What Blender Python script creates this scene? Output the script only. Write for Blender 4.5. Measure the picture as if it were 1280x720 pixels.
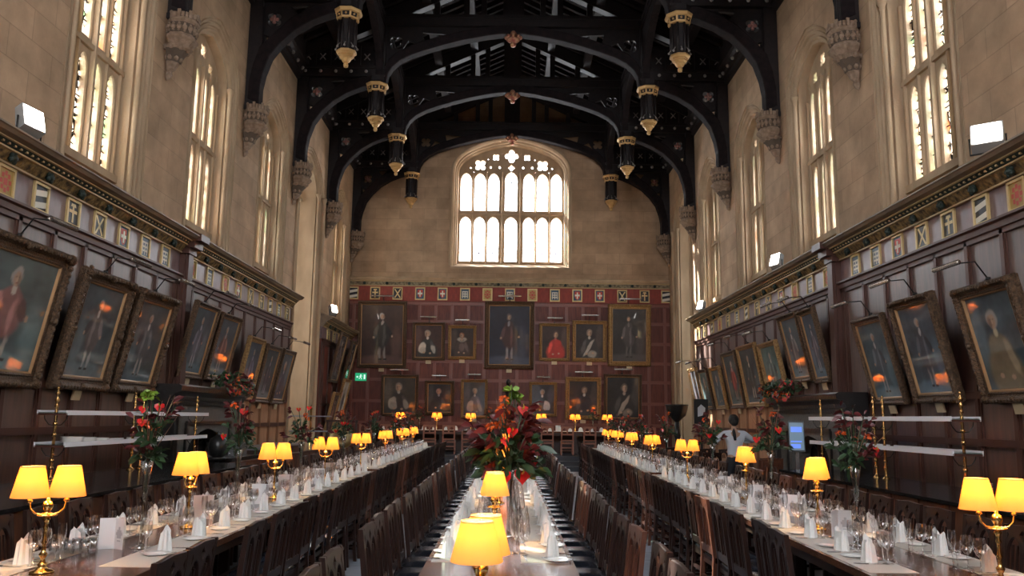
import bpy, math, random
from math import sin, cos, pi, radians, sqrt, atan2
from mathutils import Vector, Matrix

random.seed(7)
for o in list(bpy.data.objects):
    bpy.data.objects.remove(o)
S = bpy.context.scene
COL = S.collection

# ------------------------------------------------------------------ camera
cam_d = bpy.data.cameras.new('camera')
cam = bpy.data.objects.new('camera', cam_d)
COL.objects.link(cam)
cam_d.sensor_width = 36.0
cam_d.lens = 36.0 * 1035.0 / 1280.0
cam_d.clip_end = 500
cam.location = (-0.013, 0.0, 1.65)
PITCH, YAW, ROLL = radians(8.92), radians(0.163), radians(0.705)
cam.rotation_mode = 'XYZ'
cam.matrix_world = (Matrix.Translation(cam.location) @ Matrix.Rotation(-YAW, 4, 'Z')
                    @ Matrix.Rotation(pi / 2 + PITCH, 4, 'X') @ Matrix.Rotation(ROLL, 4, 'Z'))
S.camera = cam

# ------------------------------------------------------------------ light
S.view_settings.view_transform = 'Standard'
S.view_settings.look = 'None'
S.view_settings.gamma = 1.0
S.view_settings.use_curve_mapping = False
S.view_settings.exposure = 1.48

W = bpy.data.worlds.new('sky')
S.world = W
W.use_nodes = True
wb = W.node_tree.nodes['Background']
wb.inputs[0].default_value = (0.93, 0.95, 1.0, 1)
wb.inputs[1].default_value = 7.0

sun_d = bpy.data.lights.new('sun', 'SUN')
sun = bpy.data.objects.new('sun', sun_d)
COL.objects.link(sun)
sun_d.energy = 15.0
sun_d.color = (1.0, 0.92, 0.8)
sun_d.angle = radians(0.6)
sun.rotation_mode = 'QUATERNION'
sun.rotation_quaternion = Vector((0.70, -0.71, -0.62)).to_track_quat('-Z', 'Y')

cy = S.cycles
cy.max_bounces = 9
cy.diffuse_bounces = 7
cy.glossy_bounces = 3
cy.transmission_bounces = 4
cy.transparent_max_bounces = 24
cy.sample_clamp_indirect = 8.0
cy.sample_clamp_direct = 0.0
cy.caustics_reflective = False
cy.caustics_refractive = False
cy.use_denoising = True

YT = [13.8 + 4.3 * k for k in range(-4, 5)]      # truss stations, the last against the far wall
YEND = 31.4
BAYS = [y + 2.15 for y in YT[:-1]]
WOFF = .33                                     # side windows sit a little towards the far truss              # window centres
YBACK = YT[0] - 0.6


def portal(loc, rot, sx, sy, name):
    d = bpy.data.lights.new(name, 'AREA')
    d.shape = 'RECTANGLE'
    d.size, d.size_y = sx, sy
    d.cycles.is_portal = True
    o = bpy.data.objects.new(name, d)
    o.location = loc
    o.rotation_euler = rot
    COL.objects.link(o)


for yb in BAYS:
    for s in (-1, 1):
        if s == -1 and abs(yb - 24.55) < .1:
            portal((-8.75, yb, 5.6), (0, radians(-90), 0), 7.4, 3.4, 'window_daylight')
        elif s == 1 and abs(yb - 28.85) < .1:
            portal((8.75, yb, 6.2), (0, radians(90), 0), 6.0, 3.0, 'window_daylight')
        else:
            portal((s * 6.62, yb + WOFF, 7.25), (0, radians(90 * s), 0), 3.8, 2.0, 'window_daylight')
portal((0, YEND + .75, 9.95), (radians(-90), 0, 0), 4.1, 4.8, 'window_daylight')
portal((0, YBACK - .35, 9.4), (radians(90), 0, 0), 5.0, 6.0, 'window_daylight')  # unseen near-wall window, added to bring in fill light


# ------------------------------------------------------------------ materials
def _n(nt, t, **k):
    n = nt.nodes.new(t)
    for a, b in k.items():
        setattr(n, a, b)
    return n


MATS = {}


def mat(name, col, rough=.6, metal=0., spec=.5, coat=0., coat_r=.1, bump=None, var=None, emit=None, emit_s=0, trans=None):
    """var = (scale xyz, colour2, noise scale) ; bump = (noise scale, strength)"""
    if name in MATS:
        return MATS[name]
    m = bpy.data.materials.new(name)
    m.use_nodes = True
    nt = m.node_tree
    b = nt.nodes['Principled BSDF']
    b.inputs['Base Color'].default_value = (*col, 1)
    b.inputs['Roughness'].default_value = rough
    b.inputs['Metallic'].default_value = metal
    b.inputs['Specular IOR Level'].default_value = spec
    b.inputs['Coat Weight'].default_value = coat
    b.inputs['Coat Roughness'].default_value = coat_r
    if emit:
        b.inputs['Emission Color'].default_value = (*emit, 1)
        b.inputs['Emission Strength'].default_value = emit_s
    tc = _n(nt, 'ShaderNodeTexCoord')
    if var:
        sc, c2, ns = var
        mp = _n(nt, 'ShaderNodeMapping')
        mp.inputs['Scale'].default_value = sc
        nz = _n(nt, 'ShaderNodeTexNoise')
        nz.inputs['Scale'].default_value = ns
        nz.inputs['Detail'].default_value = 5
        cr = _n(nt, 'ShaderNodeMapRange')
        cr.inputs[1].default_value = .35
        cr.inputs[2].default_value = .65
        mx = _n(nt, 'ShaderNodeMix', data_type='RGBA')
        mx.inputs[6].default_value = (*col, 1)
        mx.inputs[7].default_value = (*c2, 1)
        nt.links.new(tc.outputs['Object'], mp.inputs[0])
        nt.links.new(mp.outputs[0], nz.inputs['Vector'])
        nt.links.new(nz.outputs['Fac'], cr.inputs[0])
        nt.links.new(cr.outputs[0], mx.inputs[0])
        nt.links.new(mx.outputs[2], b.inputs['Base Color'])
    if bump:
        nz2 = _n(nt, 'ShaderNodeTexNoise')
        nz2.inputs['Scale'].default_value = bump[0]
        bp = _n(nt, 'ShaderNodeBump')
        bp.inputs['Strength'].default_value = bump[1]
        bp.inputs['Distance'].default_value = .02
        nt.links.new(tc.outputs['Object'], nz2.inputs['Vector'])
        nt.links.new(nz2.outputs['Fac'], bp.inputs['Height'])
        nt.links.new(bp.outputs[0], b.inputs['Normal'])
    MATS[name] = m
    return m


def brick_mat(name, c1, c2, cm, bw, bh, rough, floor=False, msize=.012, mort_dark=.5):
    m = bpy.data.materials.new(name)
    m.use_nodes = True
    nt = m.node_tree
    b = nt.nodes['Principled BSDF']
    b.inputs['Roughness'].default_value = rough
    b.inputs['Specular IOR Level'].default_value = .25
    g = _n(nt, 'ShaderNodeNewGeometry')
    sp = _n(nt, 'ShaderNodeSeparateXYZ')
    nt.links.new(g.outputs['Position'], sp.inputs[0])
    cb = _n(nt, 'ShaderNodeCombineXYZ')
    if floor:
        nt.links.new(sp.outputs[0], cb.inputs[0])
        nt.links.new(sp.outputs[1], cb.inputs[1])
    else:
        ad = _n(nt, 'ShaderNodeMath', operation='ADD')
        nt.links.new(sp.outputs[0], ad.inputs[0])
        nt.links.new(sp.outputs[1], ad.inputs[1])
        nt.links.new(ad.outputs[0], cb.inputs[0])
        nt.links.new(sp.outputs[2], cb.inputs[1])
    br = _n(nt, 'ShaderNodeTexBrick')
    br.inputs['Scale'].default_value = 1
    br.inputs['Brick Width'].default_value = bw
    br.inputs['Row Height'].default_value = bh
    br.inputs['Mortar Size'].default_value = msize
    br.inputs['Mortar Smooth'].default_value = .5
    br.inputs['Color1'].default_value = (*c1, 1)
    br.inputs['Color2'].default_value = (*c2, 1)
    br.inputs['Mortar'].default_value = (*cm, 1)
    nt.links.new(cb.outputs[0], br.inputs['Vector'])
    nz = _n(nt, 'ShaderNodeTexNoise')
    nz.inputs['Scale'].default_value = 1.3
    nz.inputs['Detail'].default_value = 8
    nz.inputs['Roughness'].default_value = .65
    nt.links.new(g.outputs['Position'], nz.inputs['Vector'])
    mr = _n(nt, 'ShaderNodeMapRange')
    mr.inputs[1].default_value = .3
    mr.inputs[2].default_value = .7
    mr.inputs[3].default_value = .72
    mr.inputs[4].default_value = 1.2
    nt.links.new(nz.outputs['Fac'], mr.inputs[0])
    mx = _n(nt, 'ShaderNodeMix', data_type='RGBA', blend_type='MULTIPLY')
    mx.inputs[0].default_value = 1
    nt.links.new(br.outputs['Color'], mx.inputs[6])
    nt.links.new(mr.outputs[0], mx.inputs[7])
    nt.links.new(mx.outputs[2], b.inputs['Base Color'])
    bp = _n(nt, 'ShaderNodeBump')
    bp.inputs['Strength'].default_value = .35
    bp.inputs['Distance'].default_value = .012
    mth = _n(nt, 'ShaderNodeMath', operation='MULTIPLY_ADD')
    nt.links.new(br.outputs['Fac'], mth.inputs[0])
    mth.inputs[1].default_value = -1
    nt.links.new(nz.outputs['Fac'], mth.inputs[2])
    nt.links.new(mth.outputs[0], bp.inputs['Height'])
    nt.links.new(bp.outputs[0], b.inputs['Normal'])
    return m


STONE = brick_mat('ashlar_stone', (.50, .34, .22), (.41, .275, .175), (.34, .23, .15), .95, .42, .85, msize=.008)
STONE2 = mat('dressed_stone', (.49, .36, .24), .8, spec=.15, var=((1, 1, .4), (.38, .275, .18), 2.5), bump=(30, .25))
CORBEL = mat('carved_stone', (.34, .245, .18), .85, spec=.2, var=((1, 1, 1), (.22, .155, .11), 12), bump=(38, .7))
FLOORM = brick_mat('stone_flags', (.34, .38, .44), (.28, .32, .38), (.14, .16, .19), .9, .6, .35, floor=True)
OAK = mat('oak_panel', (.110, .046, .034), .40, spec=.9, coat=.6, coat_r=.42, var=((3, 3, .35), (.055, .022, .015), 6))
OAKM = mat('oak_moulding', (.080, .030, .020), .45, spec=.5)
OAKR = mat('red_oak_panel', (.185, .045, .028), .45, spec=.35, var=((3, 3, .4), (.12, .030, .020), 6))
OAKRM = mat('red_oak_moulding', (.235, .075, .050), .4, spec=.5)
OAKL = mat('pale_oak', (.50, .27, .15), .42, spec=.5, var=((3, 3, .35), (.40, .20, .11), 5))
FRZ = mat('frieze_sheen_oak', (.20, .12, .125), .40, spec=.8, coat=.4, coat_r=.4, var=((2, 2, 1), (.12, .06, .065), 4))  # same oak lightened to mauve, window sheen put into the colour
FRZR = mat('frieze_red', (.30, .045, .030), .6, var=((2, 2, 1), (.22, .035, .025), 5))
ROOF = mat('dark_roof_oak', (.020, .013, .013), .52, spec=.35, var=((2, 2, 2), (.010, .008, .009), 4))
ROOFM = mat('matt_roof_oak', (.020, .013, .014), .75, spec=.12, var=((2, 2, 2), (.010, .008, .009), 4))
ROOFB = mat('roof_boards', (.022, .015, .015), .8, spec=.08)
GOLD = mat('gilding', (.62, .40, .14), .42, metal=.75)
GOLDD = mat('dull_gilding', (.28, .17, .07), .5, metal=.5, bump=(70, .8), var=((1, 1, 1), (.12, .07, .03), 40))
FRAMEB = mat('bronze_frame', (.15, .085, .045), .42, metal=.45, bump=(60, .9), var=((1, 1, 1), (.06, .035, .02), 34))
FRAMEG = mat('gilt_frame', (.42, .25, .10), .4, metal=.6, bump=(55, .8), var=((1, 1, 1), (.2, .11, .045), 30))
CARVE = mat('carved_band', (.38, .25, .10), .6, metal=.2, var=((1, 1, 1), (.035, .022, .014), 13), bump=(14, 1))
GREEN = mat('dark_green_paint', (.012, .025, .020), .5)
BRASS = mat('polished_brass', (.83, .56, .20), .18, metal=1)
WHITE = mat('white_cloth', (.82, .82, .80), .8, spec=.2, bump=(60, .15))
PAPER = mat('white_paper', (.86, .86, .86), .8, spec=.2)
RUNNER = mat('cream_runner', (.60, .56, .51), .85, spec=.15)
CHINA = mat('white_china', (.82, .82, .80), .15, spec=.5)
CHAIRW = mat('dark_chair_oak', (.032, .013, .009), .40, spec=.3, var=((6, 6, 1), (.020, .009, .007), 8))
CHAIRR = mat('red_brown_chair_oak', (.13, .048, .026), .33, spec=.5, var=((6, 6, 1), (.09, .032, .02), 8))
CHAIRD = mat('high_table_chair_oak', (.36, .15, .10), .45, spec=.4)
LEATHER = mat('black_leather', (.013, .015, .022), .22, spec=.7, bump=(40, .15))
TABLE = mat('polished_table_oak', (.16, .065, .035), .22, spec=.6, coat=.4, coat_r=.12, var=((8, .6, 1), (.10, .038, .022), 5))
TABLED = mat('table_underframe', (.05, .022, .015), .45)
COUNTER = mat('black_counter_top', (.015, .014, .014), .14, spec=.7)
BLACKST = mat('black_marble', (.02, .018, .018), .3, spec=.6, bump=(20, .3))
GREYST = mat('grey_mantel_stone', (.13, .12, .11), .6, spec=.3, bump=(25, .5))
SOOT = mat('sooty_hearth', (.006, .006, .006), .9)
BLACKM = mat('black_metal', (.012, .012, .012), .35, spec=.5)
CHROME = mat('steel', (.6, .62, .65), .22, metal=1)
WHITEP = mat('shelf_edge_glint', (.93, .95, 1.0), .25)  # near-white colour stands in for window light reflected along the edges
LEAFD = mat('dark_green_leaf', (.025, .060, .022), .45)
LEAFL = mat('light_green_leaf', (.22, .36, .05), .5)
BURG = mat('burgundy_leaf', (.095, .012, .014), .4)
REDF = mat('red_petal', (.60, .015, .015), .3)
ORNG = mat('orange_petal', (.75, .13, .02), .5)
YELL = mat('yellow_green_petal', (.50, .50, .05), .5)
TWIG = mat('twig', (.25, .13, .08), .7)


def glass_mat(name, tint, spec_mix=.08, rough=.03, edge=.45):
    m = bpy.data.materials.new(name)
    m.use_nodes = True
    nt = m.node_tree
    nt.nodes.clear()
    out = _n(nt, 'ShaderNodeOutputMaterial')
    tr = _n(nt, 'ShaderNodeBsdfTransparent')
    tr.inputs[0].default_value = (*tint, 1)
    gl = _n(nt, 'ShaderNodeBsdfGlossy')
    gl.inputs['Roughness'].default_value = rough
    gl.inputs['Color'].default_value = (1, 1, 1, 1)
    lw = _n(nt, 'ShaderNodeLayerWeight')
    lw.inputs[0].default_value = .35
    mr = _n(nt, 'ShaderNodeMapRange')
    mr.inputs[3].default_value = spec_mix
    mr.inputs[4].default_value = edge
    nt.links.new(lw.outputs['Facing'], mr.inputs[0])
    mx = _n(nt, 'ShaderNodeMixShader')
    nt.links.new(mr.outputs[0], mx.inputs[0])
    nt.links.new(tr.outputs[0], mx.inputs[1])
    nt.links.new(gl.outputs[0], mx.inputs[2])
    nt.links.new(mx.outputs[0], out.inputs[0])
    return m


GLASS = glass_mat('clear_glassware', (.95, .96, .97), .17, .06, .9)
VASEG = glass_mat('vase_glass', (.86, .88, .86), .14, .05, .8)


def pane_mat(name, green, dim=1., lead=.075):
    """old leaded glass: pale quarries with lead lines and coloured roundels"""
    m = bpy.data.materials.new(name)
    m.use_nodes = True
    nt = m.node_tree
    nt.nodes.clear()
    out = _n(nt, 'ShaderNodeOutputMaterial')
    g = _n(nt, 'ShaderNodeNewGeometry')
    sp = _n(nt, 'ShaderNodeSeparateXYZ')
    nt.links.new(g.outputs['Position'], sp.inputs[0])
    ad = _n(nt, 'ShaderNodeMath', operation='ADD')
    nt.links.new(sp.outputs[0], ad.inputs[0])
    nt.links.new(sp.outputs[1], ad.inputs[1])
    cb = _n(nt, 'ShaderNodeCombineXYZ')
    nt.links.new(ad.outputs[0], cb.inputs[0])
    nt.links.new(sp.outputs[2], cb.inputs[1])
    vo = _n(nt, 'ShaderNodeTexVoronoi', feature='DISTANCE_TO_EDGE')
    vo.inputs['Scale'].default_value = 6.5
    nt.links.new(cb.outputs[0], vo.inputs['Vector'])
    lt = _n(nt, 'ShaderNodeMath', operation='LESS_THAN')
    lt.inputs[1].default_value = lead
    nt.links.new(vo.outputs['Distance'], lt.inputs[0])
    # colour glass patches
    vc = _n(nt, 'ShaderNodeTexVoronoi')
    vc.inputs['Scale'].default_value = 6.5
    nt.links.new(cb.outputs[0], vc.inputs['Vector'])
    cr = _n(nt, 'ShaderNodeValToRGB')
    cr.color_ramp.interpolation = 'CONSTANT'
    e = cr.color_ramp.elements
    e[0].position = 0
    e[0].color = (.95, .98, 1., 1)
    e[1].position = .45
    e[1].color = (.86, .90, .95, 1)
    for p, c in ((.62, (.66, .84, .66, 1) if green else (.8, .9, .95, 1)), (.76, (1., .93, .84, 1)), (.90, (.25, .5, .35, 1) if green else (.8, .85, .9, 1)), (.985, (.8, .3, .15, 1) if green else (.9, .85, .7, 1))):
        k = e.new(p)
        k.color = c
    for q in e:
        q.color = tuple(v * dim for v in q.color[:3]) + (1,)
    s2 = _n(nt, 'ShaderNodeSeparateXYZ')
    nt.links.new(vc.outputs['Color'], s2.inputs[0])
    nt.links.new(s2.outputs[0], cr.inputs[0])
    tr = _n(nt, 'ShaderNodeBsdfTransparent')
    nt.links.new(cr.outputs[0], tr.inputs[0])
    df = _n(nt, 'ShaderNodeBsdfDiffuse')
    df.inputs[0].default_value = (.02, .02, .02, 1)
    mx = _n(nt, 'ShaderNodeMixShader')
    nt.links.new(lt.outputs[0], mx.inputs[0])
    nt.links.new(tr.outputs[0], mx.inputs[1])
    nt.links.new(df.outputs[0], mx.inputs[2])
    nt.links.new(mx.outputs[0], out.inputs[0])
    return m


PANE = pane_mat('leaded_glass', True)
PANEO = pane_mat('dimmed_leaded_glass', True, .45)  # tint darkened to cut the light through the oriel panes
PANEE = pane_mat('pale_leaded_glass', False, 1., .012)


def shade_mat():
    m = bpy.data.materials.new('lit_lampshade')
    m.use_nodes = True
    nt = m.node_tree
    nt.nodes.clear()
    out = _n(nt, 'ShaderNodeOutputMaterial')
    tl = _n(nt, 'ShaderNodeBsdfTranslucent')
    tl.inputs[0].default_value = (.90, .50, .17, 1)
    df = _n(nt, 'ShaderNodeBsdfDiffuse')
    df.inputs[0].default_value = (.7, .46, .23, 1)
    m1 = _n(nt, 'ShaderNodeMixShader')
    m1.inputs[0].default_value = .45
    nt.links.new(tl.outputs[0], m1.inputs[1])
    nt.links.new(df.outputs[0], m1.inputs[2])
    em = _n(nt, 'ShaderNodeEmission')
    em.inputs[0].default_value = (1, .45, .07, 1)
    em.inputs[1].default_value = .07
    a = _n(nt, 'ShaderNodeAddShader')
    nt.links.new(m1.outputs[0], a.inputs[0])
    nt.links.new(em.outputs[0], a.inputs[1])
    nt.links.new(a.outputs[0], out.inputs[0])
    return m


SHADE = shade_mat()
BULB = mat('glowing_bulb', (1, .8, .5), .5, emit=(1, .7, .35), emit_s=14)
FLOODE = mat('floodlight_glow', (1, 1, 1), .5, emit=(1, .93, .85), emit_s=22)


# ------------------------------------------------------------------ mesh helpers
class MB:
    def __init__(self):
        self.v, self.f, self.sm = [], [], []

    def add(self, vs, fs, smooth=False):
        n = len(self.v)
        self.v += [tuple(p) for p in vs]
        self.f += [tuple(i + n for i in f) for f in fs]
        self.sm += [smooth] * len(fs)
        return self

    def box(self, x0, x1, y0, y1, z0, z1):
        if x0 > x1: x0, x1 = x1, x0
        if y0 > y1: y0, y1 = y1, y0
        if z0 > z1: z0, z1 = z1, z0
        return self.add([(x0, y0, z0), (x1, y0, z0), (x1, y1, z0), (x0, y1, z0), (x0, y0, z1), (x1, y0, z1), (x1, y1, z1), (x0, y1, z1)],
                        [(0, 3, 2, 1), (4, 5, 6, 7), (0, 1, 5, 4), (1, 2, 6, 5), (2, 3, 7, 6), (3, 0, 4, 7)])

    def hexa(self, p):
        return self.add(p, [(0, 3, 2, 1), (4, 5, 6, 7), (0, 1, 5, 4), (1, 2, 6, 5), (2, 3, 7, 6), (3, 0, 4, 7)])

    def lathe(self, prof, c=(0, 0, 0), seg=16, smooth=True, shift=None, cap=True, rot=0.):
        """prof: (r,z) pairs; shift(z)->(dx,dy)"""
        vs, fs = [], []
        for r, z in prof:
            dx, dy = shift(z) if shift else (0, 0)
            for i in range(seg):
                a = 2 * pi * (i + rot) / seg
                vs.append((c[0] + dx + r * cos(a), c[1] + dy + r * sin(a), c[2] + z))
        for k in range(len(prof) - 1):
            for i in range(seg):
                j = (i + 1) % seg
                fs.append((k * seg + i, k * seg + j, (k + 1) * seg + j, (k + 1) * seg + i))
        if cap:
            if prof[0][0] > 1e-4: fs.append(tuple(range(seg))[::-1])
            if prof[-1][0] > 1e-4: fs.append(tuple(range((len(prof) - 1) * seg, len(prof) * seg)))
        return self.add(vs, fs, smooth)

    def tube(self, pts, r, seg=8, smooth=True):
        pts = [Vector(p) for p in pts]
        rs = r if isinstance(r, (list, tuple)) else [r] * len(pts)
        vs, fs = [], []
        up = None
        for i, p in enumerate(pts):
            t = (pts[min(i + 1, len(pts) - 1)] - pts[max(i - 1, 0)]).normalized()
            if up is None:
                up = Vector((0, 0, 1)) if abs(t.z) < .9 else Vector((1, 0, 0))
            a = t.cross(up).normalized()
            b = a.cross(t).normalized()
            up = b
            for k in range(seg):
                w = 2 * pi * k / seg
                vs.append(p + a * (rs[i] * cos(w)) + b * (rs[i] * sin(w)))
        for i in range(len(pts) - 1):
            for k in range(seg):
                j = (k + 1) % seg
                fs.append((i * seg + k, i * seg + j, (i + 1) * seg + j, (i + 1) * seg + k))
        fs.append(tuple(range(seg))[::-1])
        fs.append(tuple(range((len(pts) - 1) * seg, len(pts) * seg)))
        return self.add(vs, fs, smooth)

    def ball(self, c, r, seg=10, ring=6, sz=1.):
        prof = [(max(1e-5, r * sin(pi * k / ring)), -r * sz * cos(pi * k / ring)) for k in range(ring + 1)]
        return self.lathe(prof, c, seg, True, cap=False)

    def sweep(self, path, prof, closed=False, smooth=False):
        """path: list of (point, inward_dir, out_dir) ; prof: (a,b) pairs -> point + a*inward + b*out"""
        n, m = len(path), len(prof)
        vs = [Vector(p) + Vector(i) * a + Vector(o) * b for p, i, o in path for a, b in prof]
        fs = []
        for k in range(n if closed else n - 1):
            k2 = (k + 1) % n
            for j in range(m - 1):
                fs.append((k * m + j, k * m + j + 1, k2 * m + j + 1, k2 * m + j))
        return self.add(vs, fs, smooth)

    def merge(self, mesh, M=None):
        vs = [(M @ v.co if M else v.co) for v in mesh.vertices]
        return self.add([tuple(v) for v in vs], [tuple(p.vertices) for p in mesh.polygons])

    def mesh(self, name, m):
        me = bpy.data.meshes.new(name)
        me.from_pydata(self.v, [], self.f)
        for x in (m if isinstance(m, (list, tuple)) else [m]):
            me.materials.append(x)
        me.polygons.foreach_set('use_smooth', self.sm)
        me.update()
        return me

    def build(self, name, m, parent=None):
        o = bpy.data.objects.new(name, self.mesh(name, m))
        COL.objects.link(o)
        if parent: o.parent = parent
        return o


def curve_mesh(loops, ext, bev=0., name='shape'):
    """filled 2D loops (first outer, others holes) extruded +-ext along local Z"""
    cu = bpy.data.curves.new(name, 'CURVE')
    cu.dimensions = '2D'
    cu.fill_mode = 'BOTH'
    cu.extrude = ext
    cu.bevel_depth = bev
    cu.bevel_resolution = 0
    for lp in loops:
        sp = cu.splines.new('POLY')
        sp.points.add(len(lp) - 1)
        for i, p in enumerate(lp):
            sp.points[i].co = (p[0], p[1], 0, 1)
        sp.use_cyclic_u = True
    o = bpy.data.objects.new(name, cu)
    COL.objects.link(o)
    dg = bpy.context.evaluated_depsgraph_get()
    me = bpy.data.meshes.new_from_object(o.evaluated_get(dg))
    bpy.data.objects.remove(o)
    bpy.data.curves.remove(cu)
    return me


M_XZ = Matrix(((1, 0, 0, 0), (0, 0, -1, 0), (0, 1, 0, 0), (0, 0, 0, 1)))   # 2D (x,y) -> (X,Z)
M_YZ = Matrix(((0, 0, 1, 0), (1, 0, 0, 0), (0, 1, 0, 0), (0, 0, 0, 1)))    # 2D (x,y) -> (Y,Z)


def T(x, y, z):
    return Matrix.Translation((x, y, z))


def tag(o, label=None, cat=None, group=None, kind=None):
    if label: o['label'] = label
    if cat: o['category'] = cat
    if group: o['group'] = group
    if kind: o['kind'] = kind
    return o


def thing(name, label, cat, loc=(0, 0, 0), rz=0., group=None, kind=None):
    o = bpy.data.objects.new(name, None)
    o.empty_display_size = .1
    COL.objects.link(o)
    o.location = loc
    o.rotation_euler = (0, 0, rz)
    return tag(o, label, cat, group, kind)


def kids(o):
    return [c for c in KID.get(o.name, [])] if o.name in KID else list(o.children)


KID = {}


def freeze(o):
    """remember the children once, so that copying never walks the scene"""
    KID[o.name] = list(o.children)
    for c in o.children:
        KID[c.name] = list(c.children)
    return o


def dup(src, loc, rz, label, group=None, scale=None, swap=None):
    r = src.copy()
    COL.objects.link(r)
    r.location = loc
    r.rotation_euler = (0, 0, rz)
    if scale: r.scale = scale
    r['label'] = label
    if group: r['group'] = group
    for ch in KID.get(src.name, ()):
        c = ch.copy()
        COL.objects.link(c)
        c.parent = r
        for g in KID.get(ch.name, ()):
            d = g.copy()
            COL.objects.link(d)
            d.parent = c
    return r


def placer(src):
    """first call moves the source itself, later calls copy it"""
    st = {'n': 0}

    def f(loc, rz, label, group=None, scale=None):
        st['n'] += 1
        if st['n'] == 1:
            src.location = loc
            src.rotation_euler = (0, 0, rz)
            if scale: src.scale = scale
            src['label'] = label
            if group: src['group'] = group
            return src
        return dup(src, loc, rz, label, group, scale)
    return f


ORD = ['first', 'second', 'third', 'fourth', 'fifth', 'sixth', 'seventh', 'eighth', 'ninth', 'tenth', 'eleventh', 'twelfth', 'thirteenth',
       'fourteenth', 'fifteenth', 'sixteenth', 'seventeenth', 'eighteenth', 'nineteenth', 'twentieth']


def nth(i):
    """0-based -> first, second ... twenty-first"""
    if i < 20: return ORD[i]
    t = {2: 'twenty', 3: 'thirty', 4: 'forty', 5: 'fifty'}
    te = {2: 'twentieth', 3: 'thirtieth', 4: 'fortieth', 5: 'fiftieth'}
    n = i + 1
    return te[n // 10] if n % 10 == 0 else t[n // 10] + '-' + ORD[n % 10 - 1]


def arch_pts(hw, spring, rise, n=8, cx=0.):
    """four-centred (Tudor) arch from left springing to right springing"""
    pts = []
    for i in range(2 * n + 1):
        t = i / n - 1            # -1..1
        a = abs(t)
        # steep shoulders, flat crown
        ang = a * pi / 2
        x = hw * sin(ang)
        z = rise * (0.80 * cos(ang) ** .8 + 0.20 * (1 - x / hw)) if a < 1 else 0.
        pts.append((cx + (x if t > 0 else -x), spring + z))
    return pts


def lancet(cx, w, z0, z1, rise, n=4):
    """pointed light outline, counter-clockwise from bottom left"""
    hw = w / 2
    p = [(cx - hw, z0), (cx + hw, z0)]
    for i in range(n + 1):
        a = i / n * pi / 2 * .92
        p.append((cx + hw * cos(a) ** 1.0, z1 - rise + rise * sin(a) ** 1.15 * .97))
    p.append((cx, z1))
    for i in range(n, -1, -1):
        a = i / n * pi / 2 * .92
        p.append((cx - hw * cos(a) ** 1.0, z1 - rise + rise * sin(a) ** 1.15 * .97))
    return p


def foil(cx, cz, r, k=4, n=5, rot=pi / 4):
    p = []
    for j in range(k):
        a0 = rot + 2 * pi * j / k
        c = (cx + r * .52 * cos(a0), cz + r * .52 * sin(a0))
        for i in range(9):
            a = a0 - 2.0 + 4.0 * i / 8
            p.append((c[0] + r * .44 * cos(a), c[1] + r * .44 * sin(a)))
    return p



# ================================================================== SETTING
def struct(mb, name, m, label=None, cat='wall', parent=None):
    o = mb.build(name, m, parent)
    if parent is None: tag(o, label, cat, kind='structure')
    return o


XW = 6.10      # stone wall face
XG = 6.52      # window plane
ZTOP = 12.55

# ---- floor, dais
struct(MB().box(-9.5, 9.5, YBACK - .3, 32.2, -.2, 0), 'floor', FLOORM, 'blue-grey stone flag floor between the dining tables', 'floor')
m = MB()
for k, (y0, z) in enumerate(((26.62, .15), (26.92, .30), (27.22, .45))):
    m.box(-5.8, 5.8, y0, 31.2, z - .15 + .001, z)
    m.box(-5.8, 5.8, y0 - .03, y0, z - .045, z)
struct(m, 'floor_dais', mat('dark_dais_boards', (.035, .035, .045), .35, spec=.5), 'dark stepped dais floor carrying the high table', 'dais')


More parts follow.
